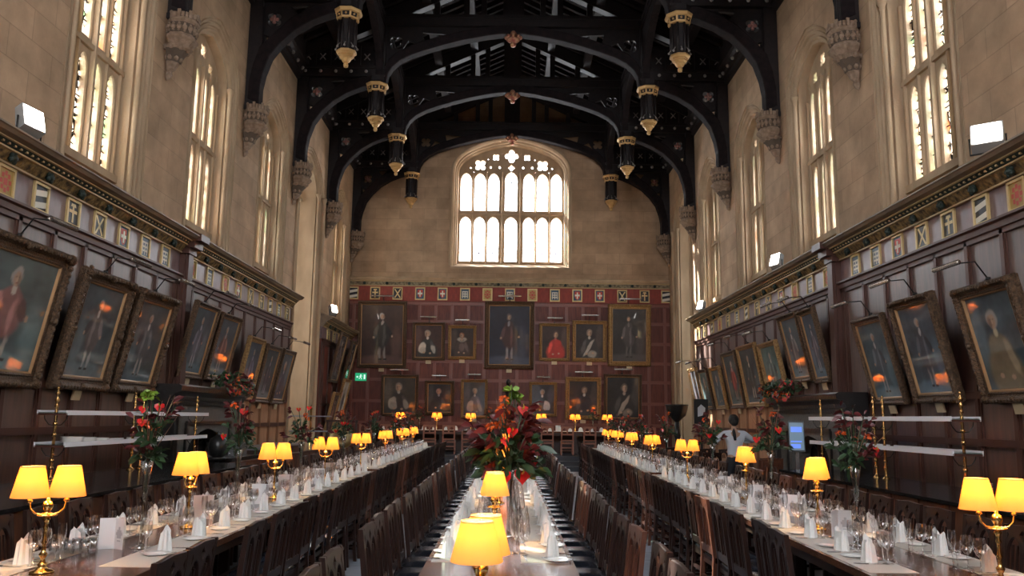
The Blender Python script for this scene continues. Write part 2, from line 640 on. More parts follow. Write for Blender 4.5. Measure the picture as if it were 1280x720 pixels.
# ---- stone side walls with arched recesses
def side_wall(s, name):
    m = MB()
    mm = MB()   # dressed mouldings

    def P(d, y, z):
        return (s * d, y, z)

    def quad(a, b, c, d):
        m.add([a, b, c, d], [(0, 1, 2, 3)])
    y_prev = YBACK
    for bi, yb in enumerate(BAYS):
        oriel = (s == -1 and abs(yb - 24.55) < .1) or (s == 1 and abs(yb - 28.85) < .1)
        hw = 1.62 if oriel else 1.31
        if oriel and s == 1: hw = 1.45
        if not oriel: yb = yb + WOFF
        zs = 0.0 if oriel else 4.60
        spring, rise = 8.65, 1.12
        y0, y1 = yb - hw, yb + hw
        quad(P(XW, y_prev, 0), P(XW, y0, 0), P(XW, y0, ZTOP), P(XW, y_prev, ZTOP))
        if not oriel:
            quad(P(XW, y0, 0), P(XW, y1, 0), P(XW, y1, zs), P(XW, y0, zs))
        ap = arch_pts(hw, spring, rise, 10, yb)
        for a, b in zip(ap[:-1], ap[1:]):
            quad(P(XW, a[0], a[1]), P(XW, b[0], b[1]), P(XW, b[0], ZTOP), P(XW, a[0], ZTOP))
        # opening outline path with inward direction (towards the opening centre)
        out = [(y0, zs)] + [(y0, zs + (spring - zs) * t) for t in (.5,)] + ap + [(y1, zs + (spring - zs) * t) for t in (.5,)] + [(y1, zs)]
        path = []
        for i, (y, z) in enumerate(out):
            a = out[max(i - 1, 0)]
            b = out[min(i + 1, len(out) - 1)]
            t = Vector((b[0] - a[0], b[1] - a[1])).normalized()
            nrm = Vector((t[1], -t[0]))       # clockwise path left->right over the top: inward is to the right
            path.append((P(XW, y, z), (0, nrm[0], nrm[1]), (s, 0, 0)))
        dpt = (XG - XW)
        if oriel: dpt = .75
        mm.sweep(path, [(.0, -.001), (.0, .03), (.03, .035), (.05, .01), (.08, .02), (.09, .06), (.12, .07), (.135, .04), (.165, .05), (.18, .10),
                        (.22, .11), (.24, .08), (.27, .10), (.285, .15), (.34, .16), (.35, dpt + .03)])
        # engaged shafts with base and cap at the jambs
        for yy, dr in ((y0 + .27, 1), (y1 - .27, -1)):
            mm.lathe([(.075, zs + .02), (.075, zs + .35), (.055, zs + .42), (.045, zs + .46), (.045, spring - .16), (.06, spring - .14), (.05, spring - .1), (.085, spring - .02), (.085, spring + .03), (.06, spring + .05)],
                     (s * (XW + .09), yy + dr * .02, 0), 10)
        # hood mould over the arch
        hood = [(y0, spring - .05)] + ap + [(y1, spring - .05)]
        if not oriel:
            # sloping sill
            quad(P(XW - .0, y0, zs + .12), P(XW, y1, zs + .12), P(XG, y1, 5.36), P(XG, y0, 5.36))
        y_prev = y1
    quad(P(XW, y_prev, 0), P(XW, YEND, 0), P(XW, YEND, ZTOP), P(XW, y_prev, ZTOP))
    w = struct(m, name, STONE, 'pale ashlar stone wall on the %s with tall arched window recesses' % ('left' if s < 0 else 'right'))
    mm.build('arch_moulding', STONE2, w)
    return w


wall_left = side_wall(-1, 'wall_left')
wall_right = side_wall(1, 'wall_right')


# ---- side windows : stone tracery + leaded panes
def side_tracery():
    hw = 1.02
    outer = [(-1.05, 5.2), (1.05, 5.2)] + arch_pts(1.05, 8.55, 1.0, 10)[::-1]
    holes = []
    wl = .285
    cs = [-.66, -.22, .22, .66]
    for c in cs:
        holes.append(lancet(c, wl, 5.46, 7.02, .30))
        holes.append(lancet(c, wl, 7.26, 8.66, .30))
    for c in (-.44, .44):
        holes.append(foil(c, 8.90, .15))
    holes.append(foil(0, 9.12, .17))
    for c, z in ((-.76, 8.80), (.76, 8.80), (-.11, 8.80), (.11, 8.80)):
        holes.append([(c + .05 * cos(a), z + .08 * sin(a)) for a in [k * pi / 3 for k in range(6)]])
    me = curve_mesh([outer] + holes, .06, .02)
    mb = MB().merge(me)
    return mb


TR = side_tracery()


def window_part(parent, s, x, yb, panes=PANE, mull=True):
    m = MB()
    M = Matrix(((0, 0, s, x), (1, 0, 0, yb), (0, 1, 0, 0), (0, 0, 0, 1)))
    m.add([tuple(M @ Vector(v)) for v in TR.v], TR.f)
    # deeper mullions and transom standing proud on the hall side
    for c, w, d in ((-.44, .04, .12), (0, .065, .15), (.44, .04, .12), (-.90, .06, .12), (.90, .06, .12)):
        z1 = 8.75 if abs(c) < .9 else 8.5
        m.hexa([(x, yb + c - w, 5.42), (x - s * d, yb + c - w * .45, 5.42), (x - s * d, yb + c + w * .45, 5.42), (x, yb + c + w, 5.42),
                (x, yb + c - w, z1), (x - s * d, yb + c - w * .45, z1), (x - s * d, yb + c + w * .45, z1), (x, yb + c + w, z1)])
    m.box(x, x - s * .13, yb - .98, yb + .98, 7.10, 7.18)
    m.box(x, x - s * .16, yb - 1.0, yb + 1.0, 5.30, 5.42)
    m.build('window_frame', STONE2, parent)
    g = MB()
    xx = x + s * .03
    ap = arch_pts(1.02, 8.55, .95, 6, yb)[::-1]
    pts = [(xx, yb - 1.02, 5.3), (xx, yb + 1.02, 5.3)] + [(xx, a, b) for a, b in ap]
    g.add(pts, [tuple(range(len(pts)))])
    # iron saddle bars
    g.build('window_pane', panes, parent)
    b = MB()
    for z in [5.75 + .3 * k for k in range(11)]:
        b.box(xx - s * .015, xx - s * .03, yb - .95, yb + .95, z - .008, z + .008)
    b.build('saddle_bars', BLACKM, parent)


wn = 0
for s in (-1, 1):
    for bi, yb in enumerate(BAYS):
        if (s == -1 and abs(yb - 24.55) < .1) or (s == 1 and abs(yb - 28.85) < .1): continue
        if yb < -2: continue
        wn += 1
        w = thing('window_%d' % wn, 'tall stone mullioned window in the %s wall, %s bay from the far end' % ('left' if s < 0 else 'right', nth(len(BAYS) - 1 - bi)), 'window', kind='structure')
        window_part(w, s, s * XG, yb + WOFF)

# ---- oriel bays
def oriel(s, yb, hw, dep, name, label):
    m = MB()
    x0, x1 = s * (XW + .5), s * dep
    y0, y1 = yb - hw, yb + hw
    zc = 9.75
    # near cheek, far cheek, vault
    m.add([(x0, y0 - .3, 0), (x1, y0 - .1, 0), (x1, y0 - .1, zc), (x0, y0 - .3, zc)], [(0, 1, 2, 3)])
    m.add([(x0, y1 + .3, 0), (x1, y1 + .1, 0), (x1, y1 + .1, zc), (x0, y1 + .3, zc)], [(0, 1, 2, 3)])
    m.add([(x0, y0 - .4, zc), (x1, y0 - .4, zc - .3), (x1, y1 + .4, zc - .3), (x0, y1 + .4, zc)], [(0, 1, 2, 3)])
    # outer wall below and around the big window
    zl, zh = 2.0, 9.2
    m.add([(x1, y0 - .1, 0), (x1, y1 + .1, 0), (x1, y1 + .1, zl), (x1, y0 - .1, zl)], [(0, 1, 2, 3)])
    m.add([(x1, y0 - .1, zh), (x1, y1 + .1, zh), (x1, y1 + .1, zc), (x1, y0 - .1, zc)], [(0, 1, 2, 3)])
    w = struct(m, name, STONE, label)
    t = MB()
    # blind panel tracery on the far cheek : tall ribs and cusped heads
    n = 4
    L = abs(x1 - x0)
    for k in range(n + 1):
        f = k / n
        x = x0 + (x1 - x0) * f
        y = y1 + .3 - .2 * f
        t.box(x - .045, x + .045, y - .09, y, 0, zc)
        x = x0 + (x1 - x0) * f
        t.box(x - .045, x + .045, (y0 - .3 + .2 * f), (y0 - .3 + .2 * f) + .09, 0, zc)
    for z in (1.2, 3.0, 5.1, 7.3, 8.7):
        t.box(min(x0, x1), max(x0, x1), y1 + .14, y1 + .3, z - .05, z + .05)
        for k in range(n):
            xa = x0 + (x1 - x0) * (k + .5) / n
            wd = L / n * .5
            loops = [[(-wd, 0), (wd, 0), (wd, .42), (-wd, .42)], [(-wd * .8, .01)] + [(-wd * .8 * cos(a), .01 + .30 * sin(a) ** .7) for a in [j * pi / 8 for j in range(1, 8)]] + [(wd * .8, .01)]]
            me = curve_mesh(loops, .03)
            t.merge(me, T(xa, y1 + .17, z - .47) @ M_XZ)
    # cross-ribbed lattice (quatrefoil band)
    t.build('panel_tracery', STONE2, w)
    # ribs of the fan vault
    r = MB()
    for k in range(9):
        a = pi * k / 8
        r.tube([(x0 + (x1 - x0) * .05, yb + (hw + .1) * cos(a), 8.4), (x0 + (x1 - x0) * .25, yb + (hw - .25) * cos(a), 9.25), (x0 + (x1 - x0) * .55, yb + hw * .25 * cos(a), 9.6)], .045, 6)
    r.build('vault_rib', STONE2, w)
    # window lights in the outer wall
    f = MB()
    nl = 4 if s < 0 else 3
    for k in range(nl + 1):
        y = y0 + (y1 - y0) * k / nl
        f.box(x1 - s * .15, x1 + s * .1, y - .08, y + .08, zl, zh)
    for z in (zl, 4.4, 6.9, zh):
        f.box(x1 - s * .12, x1 + s * .1, y0 - .05, y1 + .05, z - .08, z + .08)
    f.build('oriel_mullions', STONE2, w)
    g = MB()
    g.add([(x1 + s * .05, y0, zl), (x1 + s * .05, y1, zl), (x1 + s * .05, y1, zh), (x1 + s * .05, y0, zh)], [(0, 1, 2, 3)])
    g.build('oriel_panes', PANEO, w)
    # clustered shafts at the far jamb
    c = MB()
    for j, (dx, dy, rr) in enumerate(((-.02, .0, .07), (.16, -.06, .055), (.32, -.10, .07), (.48, -.13, .055), (.62, -.16, .07))):
        for yy, q in ((yb + hw - .02, 1), (yb - hw + .02, -1)):
            c.lathe([(rr * 1.7, 0), (rr * 1.7, .5), (rr * 1.1, .62), (rr, .66), (rr, 8.42), (rr * 1.5, 8.52), (rr * 1.5, 8.6)], (s * (XW + dx), yy + q * dy, 0), 8)
    c.build('clustered_shaft', STONE2, w)
    return w


oriel(-1, 24.55, 1.62, 8.6, 'wall_left_oriel', 'tall vaulted stone oriel opening in the left wall near the dais')
oriel(1, 28.85, 1.45, 8.6, 'wall_right_oriel', 'tall stone oriel with blind tracery at the dais end of right wall')

# ---- far wall with its great window
m = MB()
WX, WZ0, WSP, WRI = 2.06, 7.58, 11.12, 1.22


def quadY(mb, y, x0, x1, z0, z1):
    mb.add([(x0, y, z0), (x1, y, z0), (x1, y, z1), (x0, y, z1)], [(0, 1, 2, 3)])


hwE = 2.22
quadY(m, YEND, -6.6, -hwE, 0, 15.6)
quadY(m, YEND, hwE, 6.6, 0, 15.6)
quadY(m, YEND, -hwE, hwE, 0, 7.40)
apE = arch_pts(hwE, 11.15, 1.36, 12)
for a, b in zip(apE[:-1], apE[1:]):
    m.add([(a[0], YEND, a[1]), (b[0], YEND, b[1]), (b[0], YEND, 15.6), (a[0], YEND, 15.6)], [(0, 1, 2, 3)])
wall_far = struct(m, 'wall_far', STONE, 'pale ashlar end wall above the panelling, around the great window')
mm = MB()
out = [(-hwE, 7.40), (-hwE, 9.3)] + apE + [(hwE, 9.3), (hwE, 7.40)]
path = []
for i, (x, z) in enumerate(out):
    a, b = out[max(i - 1, 0)], out[min(i + 1, len(out) - 1)]
    t = Vector((b[0] - a[0], b[1] - a[1])).normalized()
    path.append(((x, YEND, z), (t[1], 0, -t[0]), (0, 1, 0)))
mm.sweep(path, [(-.16, -.001), (-.15, -.06), (-.08, -.08), (-.03, -.04), (0, 0), (.01, .1), (.06, .12), (.07, .22), (.12, .25), (.13, .40), (.16, .62)])
# sill
mm.add([(-hwE - .1, YEND - .07, 7.30), (hwE + .1, YEND - .07, 7.30), (hwE + .1, YEND - .07, 7.38), (-hwE - .1, YEND - .07, 7.38), (-hwE, YEND + .55, 7.62), (hwE, YEND + .55, 7.62)],
       [(0, 1, 2, 3), (3, 2, 5, 4)])
mm.build('arch_moulding', STONE2, wall_far)

# great window tracery
xs = [-1.79, -1.24, -.70, 0, .70, 1.24, 1.79]
wds = [.47, .47, .47, .52, .47, .47, .47]
outer = [(-2.12, 7.5), (2.12, 7.5)] + arch_pts(2.12, 11.12, 1.30, 12)[::-1]
holes = []
for x, w in zip(xs, wds):
    holes.append(lancet(x, w, 7.68, 9.50, .30))
    holes.append(lancet(x, w, 9.72, 11.28 + (.06 if x == 0 else 0), .34))
for x in (-1.24, 1.24):
    holes.append(foil(x, 11.60, .27))
holes.append(foil(0, 11.98, .30, rot=0))
holes.append(foil(0, 11.50, .15, rot=0))
for x in (-.62, .62):
    holes.append(foil(x, 11.93, .17))
for x, z, r in ((-.83, 11.52, .07), (.83, 11.52, .07), (-.47, 11.52, .07), (.47, 11.52, .07), (-1.62, 11.50, .06), (1.62, 11.50, .06), (-.93, 11.85, .05), (.93, 11.85, .05),
                (-.38, 12.08, .04), (.38, 12.08, .04), (-1.50, 11.32, .05), (1.50, 11.32, .05), (-.97, 11.32, .05), (.97, 11.32, .05)):
    holes.append([(x + r * cos(a), z + r * 1.2 * sin(a)) for a in [k * pi / 3 for k in range(6)]])
me = curve_mesh([outer] + holes, .07, .02)
wf = thing('window_far', 'great seven-light arched window of white glass in the far wall', 'window', kind='structure')
t = MB().merge(me, T(0, YEND + .55, 0) @ M_XZ)
for x, w in ((-1.515, .018), (-.97, .018), (-.36, .04), (.36, .04), (.97, .018), (1.515, .018)):
    t.hexa([(x - w, YEND + .5, 7.6), (x - w * .4, YEND + .36, 7.6), (x + w * .4, YEND + .36, 7.6), (x + w, YEND + .5, 7.6),
            (x - w, YEND + .5, 11.3), (x - w * .4, YEND + .36, 11.3), (x + w * .4, YEND + .36, 11.3), (x + w, YEND + .5, 11.3)])
t.box(-2.05, 2.05, YEND + .4, YEND + .5, 9.57, 9.66)
t.build('window_frame', STONE2, wf)
g = MB()
ap = arch_pts(2.1, 11.12, 1.28, 12)[::-1]
pts = [(-2.1, YEND + .6, 7.5), (2.1, YEND + .6, 7.5)] + [(a, YEND + .6, b) for a, b in ap]
g.add(pts, [tuple(range(len(pts)))])
g.build('window_pane', PANEE, wf)
b = MB()
for z in (8.3, 8.05, 8.9, 9.25, 10.3, 10.9):
    b.box(-2.05, 2.05, YEND + .57, YEND + .585, z - .01, z + .01)
b.build('saddle_bars', BLACKM, wf)
r = MB()
for x, z in ((1.24, 8.05), (1.79, 8.05), (-.70, 8.03), (-1.24, 8.03)):
    for k in range(12):
        a0, a1 = 2 * pi * k / 12, 2 * pi * (k + 1) / 12
        r.add([(x + .11 * cos(a0), YEND + .565, z + .11 * sin(a0)), (x + .11 * cos(a1), YEND + .565, z + .11 * sin(a1)), (x + .085 * cos(a1), YEND + .565, z + .085 * sin(a1)), (x + .085 * cos(a0), YEND + .565, z + .085 * sin(a0))], [(0, 1, 2, 3)])
    r.box(x - .035, x + .035, YEND + .56, YEND + .57, z - .04, z + .04)
r.build('glass_roundel', mat('roundel_glass', (.25, .2, .45), .4), wf)

# back wall behind the camera, its window opening added for fill light
m = MB()
m.box(-6.9, 6.9, YBACK - .3, YBACK, 0, 6.4)
m.box(-6.9, -2.5, YBACK - .3, YBACK, 6.4, 15.6)
m.box(2.5, 6.9, YBACK - .3, YBACK, 6.4, 15.6)
m.box(-2.5, 2.5, YBACK - .3, YBACK, 12.4, 15.6)
for x in (-1.25, 0, 1.25):
    m.box(x - .07, x + .07, YBACK - .25, YBACK - .05, 6.4, 12.4)
m.box(-2.5, 2.5, YBACK - .25, YBACK - .05, 9.3, 9.45)
struct(m, 'wall_near', STONE, 'near-end stone wall behind the viewpoint, with a window added for fill light')

# ---- roof boards and rafters
m = MB()
ZE, ZR = 12.0, 15.0
def roof_z(x): return ZR - (ZR - ZE) * abs(x) / 6.4
for s in (-1, 1):
    m.add([(s * 6.4, YBACK - .3, ZE), (s * 6.4, YEND + .1, ZE), (0, YEND + .1, ZR), (0, YBACK - .3, ZR)], [(0, 1, 2, 3)])
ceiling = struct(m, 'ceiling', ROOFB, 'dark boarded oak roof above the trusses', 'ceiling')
m = MB()
y = YBACK + .2
while y < YEND:
    for s in (-1, 1):
        m.hexa([(0, y - .06, ZR - .16), (s * 6.4, y - .06, ZE - .16), (s * 6.4, y + .06, ZE - .16), (0, y + .06, ZR - .16),
                (0, y - .06, ZR), (s * 6.4, y - .06, ZE), (s * 6.4, y + .06, ZE), (0, y + .06, ZR)])
    y += .43
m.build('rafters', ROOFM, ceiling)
m = MB()
for s in (-1, 1):
    for x in (1.3, 2.5, 3.78, 5.0):
        z = roof_z(x) - .16
        m.box(s * x - .12, s * x + .12, YBACK, YEND, z - .26, z)
m.box(-.15, .15, YBACK, YEND, ZR - .5, ZR)
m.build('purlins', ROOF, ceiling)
# longitudinal arched braces between hammer posts, one spandrel panel a side and bay
m = MB()
for k in range(len(YT) - 1):
    ya, yb_ = YT[k], YT[k + 1]
    L = (yb_ - ya) / 2
    yc = (ya + yb_) / 2
    inner = arch_pts(L - .16, 11.05, 1.35, 8)
    outer = [(-L, 12.72), (-L, 11.0), (-L + .16, 11.0)] + inner + [(L - .16, 11.0), (L, 11.0), (L, 12.72)]
    me = curve_mesh([outer], .09, .01)
    for s in (-1, 1):
        m.merge(me, T(s * 3.78, yc, 0) @ M_YZ)
        m.box(s * 3.78 - .14, s * 3.78 + .14, ya, yb_, 12.66, 12.86)
m.build('purlin_braces', ROOFM, ceiling)
# ---- wall plate cornice with carved bosses along both walls
for s in (-1, 1):
    m = MB()
    path = [((s * XW, YBACK, 0), (-s, 0, 0), (0, 0, 1)), ((s * XW, YEND, 0), (-s, 0, 0), (0, 0, 1))]
    m.sweep(path, [(0, 11.05), (.10, 11.08), (.12, 11.2), (.17, 11.22), (.17, 11.34), (.24, 11.42), (.3, 11.46), (.3, 11.62), (.2, 11.62), (.2, 12.3)])
    st = struct(m, 'trim_%d' % (1 if s < 0 else 2), ROOF, 'dark oak wall plate along the top of the %s wall' % ('left' if s < 0 else 'right'), 'wall plate')
    y = 8.
    while y < YEND - .2:
        MB().ball((s * (XW - .2), y, 11.28), .055, 6, 4).build('carved_boss', mat('boss_silver', (.26, .24, .23), .5), st)
        y += .5

# ---- side panelling
ZF0, ZF1 = 4.08, 4.46     # frieze


def panelling(s, y0, y1, xf, n, label, oakm=OAK, pale=None, end_boss=True):
    root = thing('trim_%d' % n, label, 'panelling', kind='structure')
    sh = .775
    base = MB()
    base.box(s * XW, s * xf, y0, y1, 2.0 if pale else 0, ZF0)
    base.build('panel_boards', oakm, root)
    if pale:
        b2 = MB().box(s * XW, s * xf, y0, pale[0], 0, 2.0) if pale[0] > y0 else None
        if b2: b2.build('lower_panel_boards', oakm, root)
        MB().box(s * XW, s * xf, max(pale[0], y0), y1, 0, 2.0).build('pale_panel_boards', OAKL, root)
    fr = MB().box(s * XW, s * (xf - .0), y0, y1, ZF0, ZF1)
    fr.build('frieze_boards', FRZ, root)
    st = MB()
    ys = []
    k = math.ceil((y0 - 9.6) / sh)
    while 9.6 + k * sh < y1 - .05:
        ys.append(9.6 + k * sh)
        k += 1
    stp = MB()
    for y in [y0 + .03] + ys + [y1 - .03]:
        def stile(mb, z0, z1):
            mb.box(s * xf, s * (xf - .035), y - .035, y + .035, z0, z1)
            mb.box(s * xf, s * (xf - .018), y - .065, y + .065, z0, z1)
        stile(st, 2.0, ZF0 - .1)
        stile(stp if pale and y > pale[0] else st, 0, 2.0)
    for z in (2.0, 1.42, .1):
        st.box(s * xf, s * (xf - .034), y0, y1, z - .045, z + .045)
    # moulded rail below frieze
    path = [((s * xf, y0, 0), (-s, 0, 0), (0, 0, 1)), ((s * xf, y1, 0), (-s, 0, 0), (0, 0, 1))]
    st.sweep(path, [(0, ZF0 - .20), (.035, ZF0 - .19), (.035, ZF0 - .13), (.06, ZF0 - .12), (.065, ZF0 - .05), (.10, ZF0 - .03), (.10, ZF0), (0, ZF0 + .01)])
    st.build('stiles', OAKM, root)
    if pale: stp.build('pale_stiles', mat('pale_oak_moulding', (.26, .12, .06), .45), root)
    # cornice
    c = MB()
    c.sweep(path, [(0, ZF1), (.05, ZF1), (.05, ZF1 + .02), (.035, ZF1 + .03)])
    c.sweep(path, [(.12, ZF1 + .13), (.15, ZF1 + .135), (.15, ZF1 + .155), (.13, ZF1 + .16)])
    c.sweep(path, [(.20, ZF1 + .205), (.225, ZF1 + .21), (.225, ZF1 + .225), (.2, ZF1 + .23)])
    c.build('gilt_fillets', mat('pale_gilding', (.50, .36, .20), .45, metal=.35), root)
    c = MB()
    c.sweep(path, [(.035, ZF1 + .03), (.12, ZF1 + .13)])
    c.build('carved_band', CARVE, root)
    c = MB()
    c.sweep(path, [(.14, ZF1 + .16), (.20, ZF1 + .205)])
    c.build('green_band', GREEN, root)
    c = MB()
    y = y0 + .1
    while y < y1:
        c.box(s * (xf - .16), s * (xf - .185), y, y + .035, ZF1 + .172, ZF1 + .20)
        y += .115
    c.build('gilt_studs', mat('pale_gilding', (1, 1, 1)), root)
    c = MB()
    c.sweep(path, [(.225, ZF1 + .225), (.26, ZF1 + .235), (.30, ZF1 + .245), (.33, ZF1 + .28), (.35, ZF1 + .29), (.35, ZF1 + .31), (.28, ZF1 + .315), (.0, ZF1 + .42), (-.3, ZF1 + .46)])
    for yy in (y0, y1):
        e = [(0, ZF1), (.05, ZF1), (.12, ZF1 + .13), (.225, ZF1 + .225), (.33, ZF1 + .28), (.35, ZF1 + .31), (0, ZF1 + .42), (-.25, ZF1 + .42), (-.25, ZF1)]
        c.add([(s * (xf - a), yy, z) for a, z in e], [tuple(range(len(e)))])
    c.build('cornice_top', mat('cornice_wood', (.26, .19, .13), .5, var=((1, .3, 1), (.17, .12, .085), 6)), root)
    if end_boss:
        for y in [q + sh / 2 for q in ys[:-1]] if len(ys) > 1 else []:
            if y > y1: continue
            c = MB()
            xx, zz = xf - .10, ZF1 + .075
            c.ball((s * xx, y, zz), .058, 8, 5)
            for a in range(5):
                w = 2 * pi * a / 5
                c.ball((s * (xx - .01), y + .055 * cos(w), zz + .05 * sin(w)), .03, 6, 4)
            c.build('cornice_boss', GREEN, root)
    return ys


XP = 5.85
panelling(-1, YBACK, 14.40, XP, 3, 'dark oak wall panelling under the left windows, near side of the moulded pilaster')
panelling(-1, 14.70, 21.95, XP, 4, 'dark oak wall panelling under the left windows, beyond the moulded pilaster', pale=(17.45, 2.0))
panelling(1, YBACK, 14.40, XP, 5, 'dark oak wall panelling under the right windows, near side of the moulded pilaster')
panelling(1, 14.70, 25.75, XP, 6, 'dark oak wall panelling under the right windows, beyond the moulded pilaster', pale=(17.45, 2.0))
panelling(-1, 26.3, 31.2, 5.98, 7, 'short run of dark panelling on the left wall above the dais', oakm=OAKR)
for s, n in ((-1, 8), (1, 9)):
    m = MB()
    m.box(s * XW, s * (XP - .10), 14.40, 14.70, 0, ZF1 + .02)
    m.box(s * XW, s * (XP - .15), 14.44, 14.66, .2, ZF1 + .02)
    path = [((s * (XP - .05), 14.40, 0), (-s, 0, 0), (0, 0, 1)), ((s * (XP - .05), 14.70, 0), (-s, 0, 0), (0, 0, 1))]
    m.box(s * XW, s * (XP - .17), 14.37, 14.73, ZF1, ZF1 + .1)
    m.box(s * XW, s * (XP - .27), 14.35, 14.75, ZF1 + .1, ZF1 + .22)
    m.box(s * XW, s * (XP - .38), 14.35, 14.75, ZF1 + .22, ZF1 + .34)
    struct(m, 'trim_%d' % n, OAKM, 'moulded dark oak pilaster dividing the %s panelling' % ('left' if s < 0 else 'right'), 'pilaster')

# ---- end panelling
YP = 31.2
root = thing('trim_10', 'red-brown oak panelling across the far wall behind the high table', 'panelling', kind='structure')
MB().box(-6.08, 6.08, YP, YEND, 0, 6.0).build('panel_boards', OAKR, root)
MB().box(-6.08, 6.08, YP - .01, YEND, 6.0, 6.56).build('frieze_boards', FRZR, root)
m = MB()
x = -5.9
k = 0
while x < 6.0:
    m.box(x - .035, x + .035, YP - .05, YP, .45, 5.95)
    m.box(x - .06, x + .06, YP - .02, YP, .45, 5.95)
    x += .62
for z in (.6, 1.42, 2.22, 3.02, 3.72, 4.46, 5.22, 5.9):
    m.box(-6.08, 6.08, YP - .048, YP, z - .035, z + .035)
    m.box(-6.08, 6.08, YP - .02, YP, z - .06, z + .06)
m.build('stiles', OAKRM, root)
path = [((-6.08, YP, 0), (0, -1, 0), (0, 0, 1)), ((6.08, YP, 0), (0, -1, 0), (0, 0, 1))]
m = MB()
m.sweep(path, [(0, 6.56), (.05, 6.56), (.06, 6.59), (.03, 6.6)])
m.sweep(path, [(.08, 6.72), (.12, 6.73), (.12, 6.75), (.10, 6.76)])
m.build('gilt_fillets', mat('pale_gilding', (1, 1, 1)), root)
m = MB()
m.sweep(path, [(.03, 6.6), (.08, 6.72)])
m.build('carved_band', mat('end_carved_band', (.33, .27, .18), .6, var=((1, 1, 1), (.10, .08, .05), 12)), root)
m = MB()
m.sweep(path, [(.10, 6.76), (.14, 6.78), (.16, 6.84), (.2, 6.86), (.2, 6.9), (-.2, 6.93)])
m.build('cornice_top', STONE2, root)
for k in range(14):
    MB().ball((-5.54 + k * .85, YP - .07, 6.66), .06, 8, 5).build('cornice_boss', GREEN, root)
m = MB()
for k in range(48):
    m.box(-5.95 + k * .25, -5.95 + k * .25 + .06, YP - .135, YP - .12, 6.79, 6.82)
m.build('gilt_studs', GREEN, root)


# ---- stone corbels under the trusses
def corbel():
    m = MB()
    sh = lambda z: (.22 * (1 - (z - 7.45) / 1.1) if z < 8.0 else .11 * (8.65 - z) / .65 * .6, 0)
    prof = [(.015, 7.42), (.05, 7.46), (.07, 7.52), (.045, 7.57), (.09, 7.62), (.13, 7.74), (.17, 7.86), (.22, 7.95), (.25, 8.00), (.22, 8.02), (.26, 8.06), (.31, 8.12),
            (.31, 8.16), (.27, 8.19), (.25, 8.22), (.25, 8.42), (.28, 8.45), (.29, 8.48), (.27, 8.50)]
    m.lathe(prof, (0, 0, 0), 8, False, shift=sh, rot=.5)
    c = MB()
    for k in range(8):
        a = 2 * pi * (k + .5) / 8
        a2 = 2 * pi * (k + 1.5) / 8
        p, q = Vector((.28 * cos(a), .28 * sin(a), 8.5)), Vector((.28 * cos(a2), .28 * sin(a2), 8.5))
        for j in range(3):
            u, v = p.lerp(q, (j + .12) / 3), p.lerp(q, (j + .88) / 3)
            i1, i2 = Vector((u.x * .86, u.y * .86, u.z)), Vector((v.x * .86, v.y * .86, v.z))
            top = .09 if j != 1 else .14
            c.hexa([u, v, i2, i1, u + Vector((0, 0, top)), v + Vector((0, 0, top)), i2 + Vector((0, 0, top)), i1 + Vector((0, 0, top))])
    for k in range(8):
        a = 2 * pi * (k + .5) / 8
        a2 = 2 * pi * (k + 1.5) / 8
        p, q = Vector((.262 * cos(a), .262 * sin(a), 0)), Vector((.262 * cos(a2), .262 * sin(a2), 0))
        for j in range(2):
            u = p.lerp(q, (j + .5) / 2)
            for dz, r in ((8.32, .05), (8.26, .026), (8.38, .026)):
                m.ball((u.x + sh(8.3)[0], u.y, dz), r, 6, 4)
        u = p.lerp(q, .5) * .85
        m.ball((u.x + sh(7.98)[0], u.y, 7.98), .055, 6, 4)
        u = u * .62
        m.ball((u.x + sh(7.8)[0], u.y, 7.80), .05, 6, 4)
    root = thing('stone_corbel', 'c', 'corbel')
    for q in (m, c):
        q.v = [(min(x, .25), y, z) for x, y, z in q.v]
    m.build('corbel_body', CORBEL, root)
    d_ = MB()  # darker bands put the shade of the carved recesses into the colour
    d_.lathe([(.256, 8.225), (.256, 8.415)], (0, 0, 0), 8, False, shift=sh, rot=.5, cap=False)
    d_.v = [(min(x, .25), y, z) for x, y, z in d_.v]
    d_.build('shaded_recess', mat('shade_toned_stone', (.10, .072, .052), .9), root)
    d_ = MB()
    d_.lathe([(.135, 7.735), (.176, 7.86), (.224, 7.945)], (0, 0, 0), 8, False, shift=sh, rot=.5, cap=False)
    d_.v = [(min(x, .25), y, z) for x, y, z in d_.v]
    d_.build('shaded_recess', mat('shade_toned_stone', (.10, .072, .052), .9), root)
    c.build('crown', CORBEL, root)
    return freeze(root)


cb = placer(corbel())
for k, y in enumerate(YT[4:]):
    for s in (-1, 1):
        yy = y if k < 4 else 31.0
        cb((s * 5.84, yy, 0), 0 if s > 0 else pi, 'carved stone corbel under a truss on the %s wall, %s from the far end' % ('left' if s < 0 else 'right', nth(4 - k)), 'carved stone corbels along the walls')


# ---- hammerbeam trusses
def half_curve_outer():
    # wall arch soffit (|x|, z)
    return [(5.80, 8.66), (5.79, 9.05), (5.73, 9.4), (5.60, 9.80), (5.38, 10.12), (5.06, 10.44), (4.68, 10.68), (4.30, 10.84), (4.05, 10.92)]


ROOFG = mat('waxed_roof_oak', (.03, .02, .02), .22, spec=.9)


